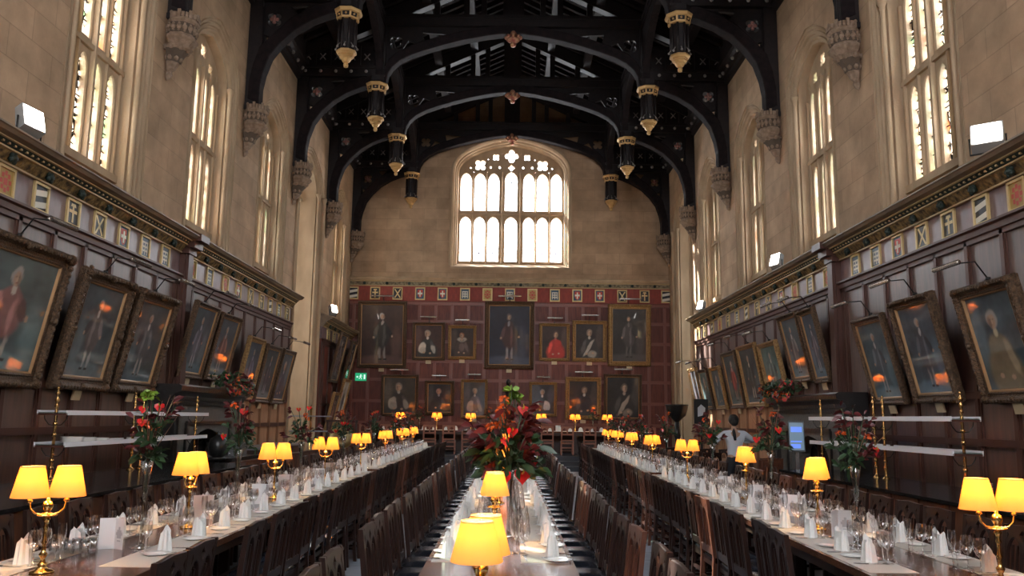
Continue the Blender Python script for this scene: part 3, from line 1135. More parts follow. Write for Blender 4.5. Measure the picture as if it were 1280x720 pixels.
def truss_parts(root):
    A = half_curve_outer()
    Cn = [(3.60, 11.02), (3.56, 11.25), (3.45, 11.45), (3.23, 11.66), (2.9, 11.84), (2.5, 11.99), (2.0, 12.15), (1.42, 12.31), (.75, 12.45), (0, 12.55)]
    for s in (-1, 1):
        m = MB()
        m.box(s * 5.80, s * 6.09, -.15, .15, 8.5, 11.2)
        for dy in (-.10, 0, .10):
            m.lathe([(.045, 8.55), (.045, 11.0)], (s * 5.80, dy, 0), 8)
        m.box(s * 5.74, s * 6.09, -.18, .18, 8.5, 8.6)
        m.build('wall_post', ROOF, root)
        # arched brace: band along the curve
        band = [(x, z) for x, z in A] + [(x + .10, z + .24) if i > 3 else (x + .22, z + .10 + .03 * i) for i, (x, z) in list(enumerate(A))[::-1]]
        me = curve_mesh([[(s * x, z) for x, z in band]], .14, .02)
        mb = MB().merge(me, M_XZ)
        ab = mb.build('arched_brace', ROOFM, root)
        for yy in (-.13, .13):
            MB().tube([(s * (x + .01), yy, z + .01) for x, z in A], .022, 6).build('soffit_bead', ROOFG, ab)
        # spandrel tracery
        sp = [(x + .05, z + .1) for x, z in A] + [(4.0, 11.2), (5.95, 11.2), (5.95, 8.9)]
        h = [foil(5.55, 10.72, .20), [(5.70, 10.05), (5.78, 10.35), (5.60, 10.28)], [(4.75, 11.08), (5.0, 10.84), (5.18, 11.05)], [(5.85, 9.6), (5.78, 9.9), (5.87, 9.9)]]
        me = curve_mesh([[(s * x, z) for x, z in sp]] + [[(s * x, z) for x, z in l] for l in h], .04, .01)
        MB().merge(me, M_XZ).build('spandrel', ROOF, root)
        r = MB()
        r.ball((s * 5.55, -.07, 10.72), .055, 8, 5)
        for q in range(4):
            w = q * pi / 2
            r.ball((s * 5.55 + .07 * cos(w), -.06, 10.72 + .07 * sin(w)), .045, 6, 4)
        r.build('rosette', mat('faded_rose_paint', (.30, .13, .11), .5), root)
        m = MB()
        m.box(s * 3.62, s * 6.05, -.17, .17, 11.14, 11.42)
        m.box(s * 3.62, s * 6.05, -.21, .21, 11.38, 11.46)
        m.box(s * 3.62, s * 6.05, -.20, .20, 11.14, 11.19)
        m.build('hammer_beam', ROOF, root)
        for i in range(5):
            MB().ball((s * (4.15 + i * .43), -.185, 11.29), .05, 6, 4).build('beam_boss', mat('boss_silver', (1, 1, 1)), root)
        # upper side panel with small shields
        u = MB()
        u.box(s * 3.9, s * 6.05, -.04, .04, 11.42, 12.15)
        for i in range(6):
            u.box(s * (3.95 + i * .42) - .03, s * (3.95 + i * .42) + .03, -.09, .09, 11.42, 12.15)
        u.box(s * 3.9, s * 6.05, -.1, .1, 12.1, 12.2)
        u.build('upper_panel', ROOF, root)
        for i in range(5):
            xsh = MB()
            cx = 4.16 + i * .42
            for a in (pi / 4, -pi / 4):
                dx, dz = .11 * cos(a), .13 * sin(a)
                xsh.tube([(s * cx - dx, -.07, 11.77 - dz), (s * cx + dx, -.07, 11.77 + dz)], .017, 5)
            xsh.build('carved_cross', mat('boss_silver', (1, 1, 1)), root)
        # hammer post
        m = MB()
        m.lathe([(.17, 10.8), (.17, 13.0)], (s * 3.78, 0, 0), 8, False, rot=.5)
        for q in range(4):
            w = pi / 4 + q * pi / 2
            m.lathe([(.05, 11.4), (.05, 13.0)], (s * 3.78 + .16 * cos(w), .16 * sin(w), 0), 6)
        m.build('hammer_post', ROOF, root)
        # pendant
        p = MB()
        x0 = s * 3.86
        p.lathe([(.17, 9.95), (.17, 10.75)], (x0, 0, 0), 8, False, rot=.5)
        for q in range(8):
            w = 2 * pi * (q + .5) / 8
            p.lathe([(.03, 9.98), (.03, 10.75)], (x0 + .2 * cos(w), .2 * sin(w), 0), 6)
        p.lathe([(.20, 10.95), (.3, 11.0), (.3, 11.14)], (x0, 0, 0), 8, False, rot=.5)
        pe = p.build('pendant', ROOF, root)
        g = MB()
        g.lathe([(.19, 10.72), (.26, 10.73), (.27, 10.765), (.25, 10.77), (.25, 10.775)], (x0, 0, 0), 8, False, rot=.5, cap=False)
        g.lathe([(.275, 10.865), (.32, 10.88), (.34, 10.92), (.34, 10.95), (.28, 10.97), (.24, 10.93)], (x0, 0, 0), 8, False, rot=.5, cap=False)
        for q in range(8):
            w = 2 * pi * (q + .5) / 8
            g.hexa([(x0 + r * cos(w + d), r * sin(w + d), z) for z, r in ((10.765, .262), (10.88, .285)) for d, r in ((-.08, r), (.08, r), (.08, r - .02), (-.08, r - .02))])
            w += pi / 8
            g.ball((x0 + .25 * cos(w), .25 * sin(w), 10.82), .028, 6, 4)
        MB().lathe([(.24, 10.76), (.262, 10.87)], (x0, 0, 0), 8, False, rot=.5, cap=False).build('ring_band', ROOF, pe)
        g.build('gilt_ring', mat('old_gilding', (.58, .36, .15), .45, metal=.45), pe)
        g = MB()
        g.lathe([(.012, 9.58), (.05, 9.60), (.06, 9.66), (.04, 9.70), (.08, 9.72), (.12, 9.78), (.115, 9.80), (.17, 9.83), (.165, 9.86), (.19, 9.87), (.185, 9.90), (.24, 9.93), (.24, 9.97), (.20, 9.99)], (x0, 0, 0), 8, False, rot=.5)
        g.build('gilt_cup', mat('old_gilding', (1, 1, 1)), pe)
        for q in range(8):
            g = MB()
            w = 2 * pi * q / 8
            g.ball((x0 + .25 * cos(w), .25 * sin(w), 10.03), .03, 6, 4)
            g.tube([(x0 + .17 * cos(w), .17 * sin(w), 10.15), (x0 + .25 * cos(w), .25 * sin(w), 10.05)], .012, 5)
            g.build('pendant_drop', mat('boss_silver', (1, 1, 1)), pe)
    # centre arch
    full = [(-x, z) for x, z in Cn] + [(x, z) for x, z in Cn[::-1][1:]]
    outer = [(x * 1.015, z + .24) for x, z in full]
    outer[0] = (-3.78, 11.05)
    outer[-1] = (3.78, 11.05)
    me = curve_mesh([full + outer[::-1]], .15, .02)
    mb = MB().merge(me, M_XZ)
    ab = mb.build('centre_arch', ROOFM, root)
    for dy in (-.14, .14):
        MB().tube([(x, dy, z + .01) for x, z in full], .022, 6).build('soffit_bead', ROOFG, ab)
    sp = [(x, z + .1) for x, z in full] + [(3.75, 12.75), (-3.75, 12.75)]
    h = []
    for s in (-1, 1):
        h.append([(s * x, z) for x, z in foil(3.35, 12.22, .22)])
        h.append([(s * 3.2, 11.98), (s * 2.75, 12.2), (s * 3.0, 12.3)])
        h.append([(s * 2.55, 12.3), (s * 1.9, 12.5), (s * 2.6, 12.55)])
    me = curve_mesh([sp] + h, .04)
    MB().merge(me, M_XZ).build('centre_spandrel', ROOF, root)
    m = MB()
    m.box(-3.9, 3.9, -.17, .17, 12.72, 13.0)
    m.box(-3.9, 3.9, -.21, .21, 12.95, 13.04)
    m.build('collar_beam', ROOF, root)
    m = MB()
    m.box(-.30, .30, -.12, .12, 13.0, 14.8)
    m.box(-.20, .20, -.16, .16, 13.0, 14.8)
    m.build('king_post', ROOF, root)
    for s in (-1, 1):
        for x in (.85, 1.35, 2.2, 3.0):
            MB().box(s * x - .08, s * x + .08, -.1, .1, 13.0, roof_z(x) - .1).build('queen_strut', ROOF, root)
    m = MB()
    for s in (-1, 1):
        m.hexa([(0, -.14, ZR - .55), (s * 6.2, -.14, roof_z(6.2) - .5), (s * 6.2, .14, roof_z(6.2) - .5), (0, .14, ZR - .55),
                (0, -.14, ZR - .1), (s * 6.2, -.14, roof_z(6.2) - .1), (s * 6.2, .14, roof_z(6.2) - .1), (0, .14, ZR - .1)])
    m.build('principal_rafter', ROOF, root)
    # centre boss
    b = MB()
    b.lathe([(.01, 12.14), (.07, 12.16), (.09, 12.22), (.05, 12.26), (.14, 12.30), (.2, 12.36)], (0, -.05, 0), 10)
    for q in range(8):
        w = 2 * pi * q / 8
        b.ball((.2 * cos(w), -.05 + .16 * sin(w), 12.42), .065, 6, 4)
    b.ball((0, -.12, 12.50), .10, 8, 5)
    b.build('carved_boss', mat('boss_gold_red', (.50, .28, .15), .5, metal=.3, var=((1, 1, 1), (.3, .06, .05), 9)), root)


tr = thing('roof_truss', 't', 'roof truss')
truss_parts(tr)
freeze(tr)
tp = placer(tr)
for k, y in enumerate(YT):
    if y < 9: continue
    i = len(YT) - 1 - k
    lab = ('dark hammerbeam truss with gilded pendants, ' + ['against the far wall over the great window', 'second from the far wall', 'third from the far wall',
           'fourth from the far wall, its pendants largest', 'fifth from the far wall, seen only as wall posts', 'sixth from the far wall, overhead', 'seventh from the far wall, overhead'][min(i, 6)])
    tp((0, y if k < len(YT) - 1 else 31.05, 0), 0, lab, 'hammerbeam roof trusses')

# ================================================================== THINGS ON THE WALLS
# ---- heraldic panels
def charge_mesh(kind, w, h):
    m = MB()

    def poly(p):
        m.add([(x * w, -.008, z * h) for x, z in p], [tuple(range(len(p)))])
    if kind == 0:    # bend sinister bars
        for o in (-.35, .15):
            poly([(-.5, -.5 + o + .35), (-.5, -.25 + o + .35), (.5, .25 + o), (.5, .0 + o)][:4])
    elif kind == 1:  # cross with crown
        poly([(-.08, -.42), (.08, -.42), (.08, .42), (-.08, .42)])
        poly([(-.36, .0), (.36, .0), (.36, .14), (-.36, .14)])
        poly([(-.25, .28), (.25, .28), (.18, .42), (-.18, .42)])
    elif kind == 2:  # saltire
        poly([(-.42, -.42), (-.28, -.45), (.42, .40), (.30, .45)])
        poly([(.42, -.42), (.28, -.45), (-.42, .40), (-.30, .45)])
        poly([(-.1, -.12), (.1, -.12), (.1, .12), (-.1, .12)])
    elif kind == 3:  # ring of leaves
        for k in range(8):
            a = 2 * pi * k / 8
            cx, cz = .3 * cos(a), .33 * sin(a)
            poly([(cx - .09, cz - .09), (cx + .09, cz - .09), (cx + .09, cz + .09), (cx - .09, cz + .09)])
        poly([(-.14, -.14), (.14, -.14), (.14, .14), (-.14, .14)])
    elif kind == 4:  # portcullis
        for x in (-.3, 0, .3):
            poly([(x - .05, -.4), (x + .05, -.4), (x + .05, .3), (x - .05, .3)])
        for z in (-.2, .02, .25):
            poly([(-.38, z - .05), (.38, z - .05), (.38, z + .05), (-.38, z + .05)])
    elif kind == 5:  # shield
        poly([(-.34, .4), (-.34, -.05), (-.2, -.3), (0, -.42), (.2, -.3), (.34, -.05), (.34, .4)][::-1])
    return m


FIELD = [mat('field_black', (.012, .014, .02), .4), mat('field_blue', (.03, .07, .12), .4), mat('field_gold', (.42, .27, .08), .45, metal=.3)]
CHG = [mat('charge_gold', (.72, .56, .28), .45, metal=.15), mat('charge_white', (.72, .68, .58), .5), mat('charge_red', (.5, .06, .04), .5)]
hp_src = {}


def heraldic(kind, w=.34, h=.37):
    root = thing('heraldic_panel', 'h', 'coat of arms')
    m = MB()
    t = .035
    for a in ((-w / 2, -w / 2 + t, -h / 2, h / 2), (w / 2 - t, w / 2, -h / 2, h / 2), (-w / 2 + t, w / 2 - t, -h / 2, -h / 2 + t), (-w / 2 + t, w / 2 - t, h / 2 - t, h / 2)):
        m.box(a[0], a[1], -.03, 0, a[2], a[3])
    m.build('gilt_border', mat('border_gilding', (.60, .44, .20), .45, metal=.3), root)
    MB().box(-w / 2 + t, w / 2 - t, -.01, 0, -h / 2 + t, h / 2 - t).build('painted_field', FIELD[[0, 0, 0, 2, 1, 1][kind]], root)
    f = MB()
    c = charge_mesh(kind, w - 2 * t, h - 2 * t)
    f.add([(x, y - .006, z) for x, y, z in c.v], c.f)
    f.build('painted_charge', CHG[[1, 0, 0, 0, 1, 2][kind]] if kind != 3 else CHG[2], root)
    if kind == 5:
        g = MB()
        g.box(-.08, .08, -.02, -.012, -.02, .03)
        g.box(-.02, .02, -.022, -.012, -.09, .09)
        g.build('inner_cross', CHG[1], root)
    return placer(freeze(root))


HK = [heraldic(k) for k in range(6)]
HNAME = ['pale bend on black', 'gold cross on black', 'gold saltire on black', 'red ring of squares on gold', 'white portcullis on blue', 'red shield on blue']
ysL = [9.26, 9.99, 10.76, 11.48, 12.22, 12.97, 13.75, 14.98, 15.86, 16.77, 17.59, 18.45, 19.27, 19.99, 20.77, 21.55]
sq = [3, 0, 1, 2, 5, 4, 4, 3, 4, 3, 5, 2, 1, 0, 4, 1]
for i, y in enumerate(ysL):
    HK[sq[i]]((-XP + .001, y, 4.27), pi / 2, 'heraldic panel, %s, %s from near end of left frieze' % (HNAME[sq[i]], nth(i)), 'heraldic panels in the left frieze')
for i, y in enumerate(ysL[:7] + [15.01, 15.88, 16.75, 17.62, 18.49, 19.36, 20.23, 21.1, 21.97, 22.84, 23.71, 24.58, 25.4]):
    k = (sq + sq)[i]
    HK[k]((XP - .001, y, 4.27), -pi / 2, 'heraldic panel, %s, %s from near end of right frieze' % (HNAME[k], nth(i)), 'heraldic panels in the right frieze')
for i, y in enumerate((27.2, 28.1, 29.0, 29.9)):
    HK[(1, 4, 2, 1)[i]]((-5.979, y, 4.27), pi / 2, 'small gilt-edged heraldic panel on the left wall above the dais, %s from the oriel' % nth(i), 'heraldic panels by the dais')
ke = [0, 1, 2, 5, 5, 4, 3, 4, 3, 4, 5, 5, 2, 1, 0]
for i in range(15):
    HK[ke[i]](((i - 7) * .855 if 0 < i < 14 else (i - 7) * .85, YP - .011, 6.28), 0, 'heraldic panel, %s, on red far-wall frieze, %s from left' % (HNAME[ke[i]], nth(i)), 'heraldic panels across the far wall', scale=(1.1, 1, 1.3))


# ---- painted canvases
def vnoise(x, y, s):
    def h(i, j):
        n = (i * 374761393 + j * 668265263 + s * 1442695) & 0xffffffff
        n = ((n ^ (n >> 13)) * 1274126177) & 0xffffffff
        return ((n ^ (n >> 16)) & 0xffff) / 65535.
    i, j = math.floor(x), math.floor(y)
    fx, fy = x - i, y - j
    fx, fy = fx * fx * (3 - 2 * fx), fy * fy * (3 - 2 * fy)
    return (h(i, j) * (1 - fx) + h(i + 1, j) * fx) * (1 - fy) + (h(i, j + 1) * (1 - fx) + h(i + 1, j + 1) * fx) * fy


def portrait(w, h, seed, style, bg, coat, accent=None, hair=(.35, .32, .3), face=(.46, .30, .21)):
    """a canvas whose figure is painted into a colour attribute ; x right, z up, facing -y"""
    nx, nz = (56, 76)
    rnd = random.Random(seed)
    ox = rnd.uniform(-.05, .05)
    side = rnd.choice((-1, 1))
    acc = accent or (.55, .5, .42)
    ar = h / w
    B = []          # brush strokes: (kind, cx, cz, a, b, rotation, colour, softness) in units of canvas width

    def blob(cx, cz, a, b, r, col, soft=.35): B.append((cx, cz, a, b, r, col, soft))
    H = ar
    lt = tuple(min(1, q * 1.9 + .02) for q in coat)
    dk = tuple(q * .5 for q in coat)
    wm = tuple(q * 1.9 + .012 for q in bg)
    if style == 'full':
        blob(ox + side * .34, H * .35, .12, H * .28, 0, wm, .9)                    # drape or column
        blob(0, H * .06, .6, H * .09, 0, tuple(q * 2.2 + .015 for q in bg), .6)   # ground
        for lx in (-.055, .06):
            blob(ox + lx, H * .20, .028, H * .13, 0, tuple(q * .75 for q in acc), .4)
            blob(ox + lx + side * .02, H * .085, .04, H * .016, 0, (.02, .015, .012), .4)
        blob(ox, H * .46, .17, H * .19, .0, coat)
        blob(ox, H * .62, .125, H * .12, .0, coat)
        blob(ox - side * .15, H * .54, .05, H * .12, side * .25, lt)
        blob(ox + side * .17, H * .54, .05, H * .11, -side * .45, dk)
        blob(ox + side * .05, H * .48, .035, H * .17, .05, lt, .6)
        blob(ox - side * .20, H * .45, .024, .026, 0, face)
        blob(ox + side * .24, H * .47, .024, .026, 0, face)
        blob(ox, H * .70, .032, H * .045, 0, acc)
        hx, hz, hr = ox, H * .80, .050
    else:
        blob(ox + side * .36, H * .6, .14, H * .35, .1, wm, .9)
        blob(ox, H * .18, .36, H * .30, 0, coat)
        blob(ox, H * .42, .23, H * .17, 0, coat)
        blob(ox - side * .2, H * .33, .07, H * .18, side * .3, lt, .6)
        hx, hz, hr = ox + side * .01, H * .72, .088
        if style == 'bishop':
            blob(ox + side * .20, H * .30, .13, H * .16, -side * .35, acc, .35)
            blob(ox + side * .17, H * .22, .12, H * .10, 0, tuple(q * .8 for q in acc), .4)
            blob(ox - side * .22, H * .26, .08, H * .13, side * .3, tuple(q * .75 for q in acc), .45)
            blob(ox, H * .32, .07, H * .24, 0, coat, .3)
        if style == 'sash':
            blob(ox - side * .02, H * .30, .06, H * .28, side * .55, acc, .45)
            blob(ox + side * .10, H * .12, .16, H * .10, 0, tuple(q * .7 for q in acc), .5)
        if style == 'ruff':
            blob(ox, H * .60, .20, .10, 0, acc, .5)
            blob(ox, H * .57, .09, .05, 0, tuple(q * .6 for q in acc), .5)
            blob(ox, H * .33, .12, H * .15, 0, tuple(q * 2.2 + .02 for q in coat), .5)
        blob(ox + side * .13, H * .15, .042, .036, 0, face)
        blob(ox - side * .10, H * .13, .042, .034, 0, face)
        blob(ox, H * .60, .045, .06, 0, acc if style != 'ruff' else face, .4)
    blob(hx - side * .01, hz + hr * .25, hr * 1.22, hr * 1.45, 0, hair, .35)
    blob(hx, hz, hr * .80, hr * 1.12, 0, face, .3)
    blob(hx + side * hr * .45, hz - hr * .1, hr * .35, hr * .9, 0, tuple(q * .55 for q in face), .8)
    for e in (-1, 1): blob(hx + e * hr * .33, hz + hr * .18, hr * .15, hr * .08, 0, (.09, .05, .04), .6)
    blob(hx, hz - hr * .18, hr * .10, hr * .28, 0, tuple(min(1, q * 1.25) for q in face), .8)
    blob(hx, hz - hr * .58, hr * .26, hr * .07, 0, (.30, .10, .08), .6)
    vs, cols = [], []
    for j in range(nz + 1):
        for i in range(nx + 1):
            u, v = i / nx, j / nz
            x, z = (u - .5), v * H
            n = vnoise(u * 5, v * 6, seed) * .6 + vnoise(u * 17, v * 22, seed + 9) * .4
            k = .6 + .8 * n
            c = [bg[q] * k for q in range(3)]
            wx = x + .035 * (vnoise(u * 8, v * 11, seed + 3) - .5)
            wz = z + .035 * (vnoise(u * 9, v * 8, seed + 5) - .5)
            for cx, cz, a, b, r, col, soft in B:
                big = max(a, b) > .06
                px, pz = ((wx if big else x) - cx), ((wz if big else z) - cz)
                if r: px, pz = px * cos(r) - pz * sin(r), px * sin(r) + pz * cos(r)
                d = sqrt((px / a) ** 2 + (pz / b) ** 2)
                if d < 1 + soft * .5:
                    f = min(1, max(0, (1 + soft * .5 - d) / soft))
                    f = f * f * (3 - 2 * f)
                    kk = .75 + .5 * n if big else 1
                    c = [c[q] * (1 - f) + col[q] * kk * f for q in range(3)]
            vs.append(((u - .5) * w, 0, v * h))
            cols.append((*c, 1))
    fs = [(j * (nx + 1) + i, j * (nx + 1) + i + 1, (j + 1) * (nx + 1) + i + 1, (j + 1) * (nx + 1) + i) for j in range(nz) for i in range(nx)]
    me = bpy.data.meshes.new('canvas')
    me.from_pydata(vs, [], fs)
    ca = me.color_attributes.new('paint', 'FLOAT_COLOR', 'POINT')
    flat = [q for c in cols for q in c]
    ca.data.foreach_set('color', flat)
    me.materials.append(CANVAS)
    return me


def canvas_mat():
    m = bpy.data.materials.new('varnished_canvas')
    m.use_nodes = True
    nt = m.node_tree
    b = nt.nodes['Principled BSDF']
    a = _n(nt, 'ShaderNodeAttribute', attribute_name='paint')
    nt.links.new(a.outputs['Color'], b.inputs['Base Color'])
    b.inputs['Roughness'].default_value = .5
    b.inputs['Coat Weight'].default_value = 1.0
    b.inputs['Coat Roughness'].default_value = .035
    b.inputs['Coat IOR'].default_value = 1.6
    return m


CANVAS = canvas_mat()


def frame_meshes(w, h, fw, dep, ornate):
    """outer size w x h (bottom centre at origin, front facing -y)"""
    m = MB()
    iw, ih = w - 2 * fw, h - 2 * fw
    cor = [(-w / 2, 0), (w / 2, 0), (w / 2, h), (-w / 2, h)]
    dirs = [(1, 1), (-1, 1), (-1, -1), (1, -1)]
    prof = [(0, 0), (0, -dep * .55), (.12, -dep), (.34, -dep * 1.05), (.55, -dep * .62), (.72, -dep * .55), (.80, -dep * .72), (.90, -dep * .65), (1, -dep * .25)]
    path = [((x, 0, z), (dx * fw, 0, dz * fw), (0, 1, 0)) for (x, z), (dx, dz) in zip(cor, dirs)]
    m.sweep(path, prof, closed=True)
    if ornate:
        rnd = random.Random(int(w * 100))
        for (x, z), (dx, dz) in zip(cor, dirs):
            m.ball((x + dx * fw * .34, -dep * .8, z + dz * fw * .34), fw * .36, 8, 5)
            m.ball((x + dx * fw * .85, -dep * .8, z + dz * fw * .28), fw * .24, 6, 4)
            m.ball((x + dx * fw * .28, -dep * .8, z + dz * fw * .85), fw * .24, 6, 4)
        for x, z in ((0, fw * .35), (0, h - fw * .35), (-w / 2 + fw * .35, h / 2), (w / 2 - fw * .35, h / 2)):
            m.ball((x, -dep * .85, z), fw * .26, 8, 5)
        n = int(2 * (w + h) / (fw * .42))
        for k in range(n):
            d = k / n * 2 * (w + h)
            if d < w: x, z = -w / 2 + d, fw * .25
            elif d < w + h: x, z = w / 2 - fw * .25, d - w
            elif d < 2 * w + h: x, z = w / 2 - (d - w - h), h - fw * .25
            else: x, z = -w / 2 + fw * .25, 2 * (w + h) - d
            m.ball((x, -dep * .9, z), fw * .18, 5, 3)
    sl = MB()
    fi = fw * .88
    p2 = [((x, 0, z), (dx, 0, dz), (0, 1, 0)) for (x, z), (dx, dz) in zip([(-w / 2 + fi, fi), (w / 2 - fi, fi), (w / 2 - fi, h - fi), (-w / 2 + fi, h - fi)], dirs)]
    sl.sweep(p2, [(0, -dep * .62), (.015, -dep * .6), (.03, -dep * .3)], closed=True)
    return m, sl


def painting(label, loc, rz, w, h, tilt, fw, dep, fm, ornate, port, group, plaque=True, slip=None, name='framed_portrait'):
    root = thing(name, label, 'painting', loc, rz, group)
    root.rotation_euler = (tilt, 0, rz)
    m, sl = frame_meshes(w, h, fw, dep, ornate)
    m.box(-w / 2 + .01, w / 2 - .01, -.01, .03, .01, h - .01)
    f = m.build('frame', fm, root)
    sl.build('inner_slip', slip or mat('gilt_slip', (.36, .21, .10), .45, metal=.5), f)
    c = bpy.data.objects.new('canvas', port)
    COL.objects.link(c)
    c.parent = root
    c.location = (0, -dep * .32, fw)
    if plaque:
        q = MB().box(-.10, .10, -dep * .4 - .01, -dep * .4 + .01, -.13, .005)
        q.build('name_plaque', mat('pale_plaque', (.62, .48, .30), .4), root)
    return root


DK = (.020, .035, .045)
# (y0, y1, z0, z1, tilt-out, frame width, frame mat, ornate, style, bg, coat, accent, where)
LP = [(8.15, 10.12, 1.93, 3.58, .32, .20, FRAMEB, 1, 'full', (.075, .11, .115), (.26, .12, .11), (.55, .50, .44), 'of a man in red and white robes, nearest the left edge'),
      (10.46, 11.86, 1.95, 3.52, .32, .19, FRAMEB, 1, 'full', (.07, .09, .10), (.12, .10, .10), (.5, .5, .5), 'second from the near end of the left wall'),
      (12.05, 13.42, 1.96, 3.50, .34, .19, FRAMEB, 1, 'full', (.05, .07, .08), (.08, .09, .10), (.5, .48, .45), 'third from the near end of the left wall'),
      (14.40, 15.52, 2.29, 3.64, .30, .10, FRAMEB, 0, 'full', (.05, .08, .10), (.10, .12, .16), (.4, .42, .5), 'above the near part of the left fireplace'),
      (15.75, 16.90, 2.30, 3.60, .28, .10, FRAMEB, 1, 'full', (.05, .08, .10), (.20, .10, .08), (.4, .4, .42), 'above the far part of the left fireplace'),
      (17.60, 18.68, 1.97, 3.33, .26, .11, FRAMEG, 0, 'full', (.06, .08, .11), (.12, .12, .18), (.4, .4, .5), 'in a plain gilt frame, third from the left oriel'),
      (18.85, 20.02, 1.93, 3.27, .28, .11, FRAMEB, 0, 'full', (.05, .07, .08), (.05, .06, .08), (.4, .4, .5), 'in a dark frame, next but one to the left oriel'),
      (20.22, 21.32, 1.93, 3.27, .28, .11, FRAMEB, 0, 'half', (.06, .08, .10), (.06, .07, .10), (.4, .4, .5), 'in a dark frame, closest to the left oriel')]
RP = [(8.84, 10.04, 1.90, 3.28, .32, .15, FRAMEB, 1, 'half', (.06, .09, .11), (.20, .16, .10), (.5, .45, .3), 'with a lamp reflected in it, nearest the right edge'),
      (10.60, 11.75, 1.93, 3.36, .32, .13, FRAMEB, 1, 'full', (.06, .09, .12), (.06, .07, .09), (.45, .45, .45), 'second from the near end of the right wall'),
      (12.05, 13.12, 1.92, 3.26, .32, .11, FRAMEB, 0, 'full', (.06, .10, .12), (.08, .10, .12), (.45, .45, .45), 'third from near end of the right wall, just before the pilaster'),
      (14.85, 15.62, 2.36, 3.72, .30, .10, FRAMEB, 1, 'full', (.06, .09, .12), (.12, .13, .16), (.45, .45, .5), 'above the near part of the right mantelpiece'),
      (15.75, 16.80, 2.42, 3.76, .30, .10, FRAMEB, 1, 'full', (.06, .10, .12), (.16, .16, .16), (.5, .5, .5), 'above the far part of the right mantelpiece'),
      (17.15, 18.38, 2.08, 3.34, .26, .10, FRAMEG, 0, 'full', (.10, .16, .15), (.12, .16, .15), (.5, .5, .4), 'pale green, next beyond the right mantelpiece'),
      (18.64, 20.08, 1.97, 3.42, .26, .10, FRAMEG, 0, 'full', (.03, .05, .06), (.04, .05, .05), (.65, .60, .5), 'with a pale figure in the dark, second beyond the right mantelpiece'),
      (20.30, 21.56, 1.96, 3.38, .26, .10, FRAMEB, 0, 'full', (.05, .07, .07), (.30, .05, .04), (.5, .3, .25), 'of a red-robed figure, third beyond the right mantelpiece'),
      (22.0, 23.04, 1.95, 3.10, .22, .09, FRAMEG, 0, 'half', (.08, .10, .11), (.10, .12, .12), (.4, .4, .4), 'in a narrow orange-gilt frame, third from the far end of right wall'),
      (23.38, 24.48, 1.95, 3.11, .22, .09, FRAMEB, 0, 'half', (.09, .13, .13), (.08, .12, .12), (.4, .4, .4), 'second from the far end of the right wall'),
      (24.70, 25.70, 1.96, 3.22, .22, .09, FRAMEG, 0, 'half', (.07, .08, .10), (.10, .08, .10), (.4, .4, .4), 'last at the far end of the right wall')]
for s, rows in ((-1, LP), (1, RP)):
    for i, (y0, y1, z0, z1, to, fw, fm, orn, st, bg, coat, acc, where) in enumerate(rows):
        w, hh = y1 - y0, z1 - z0
        h = sqrt(hh * hh + to * to)
        dep = .07 if fw < .12 else .10
        p = portrait(w - 2 * fw, h - 2 * fw, i * 7 + (3 if s > 0 else 0), st, tuple(1.0 * q for q in bg), coat, acc)
        painting('tilted framed portrait %s' % where, (s * (XP - .05), (y0 + y1) / 2, z0), -s * pi / 2, w, h, math.asin(to / h), fw, dep, fm, orn, p, 'portraits along the %s wall' % ('left' if s < 0 else 'right'))

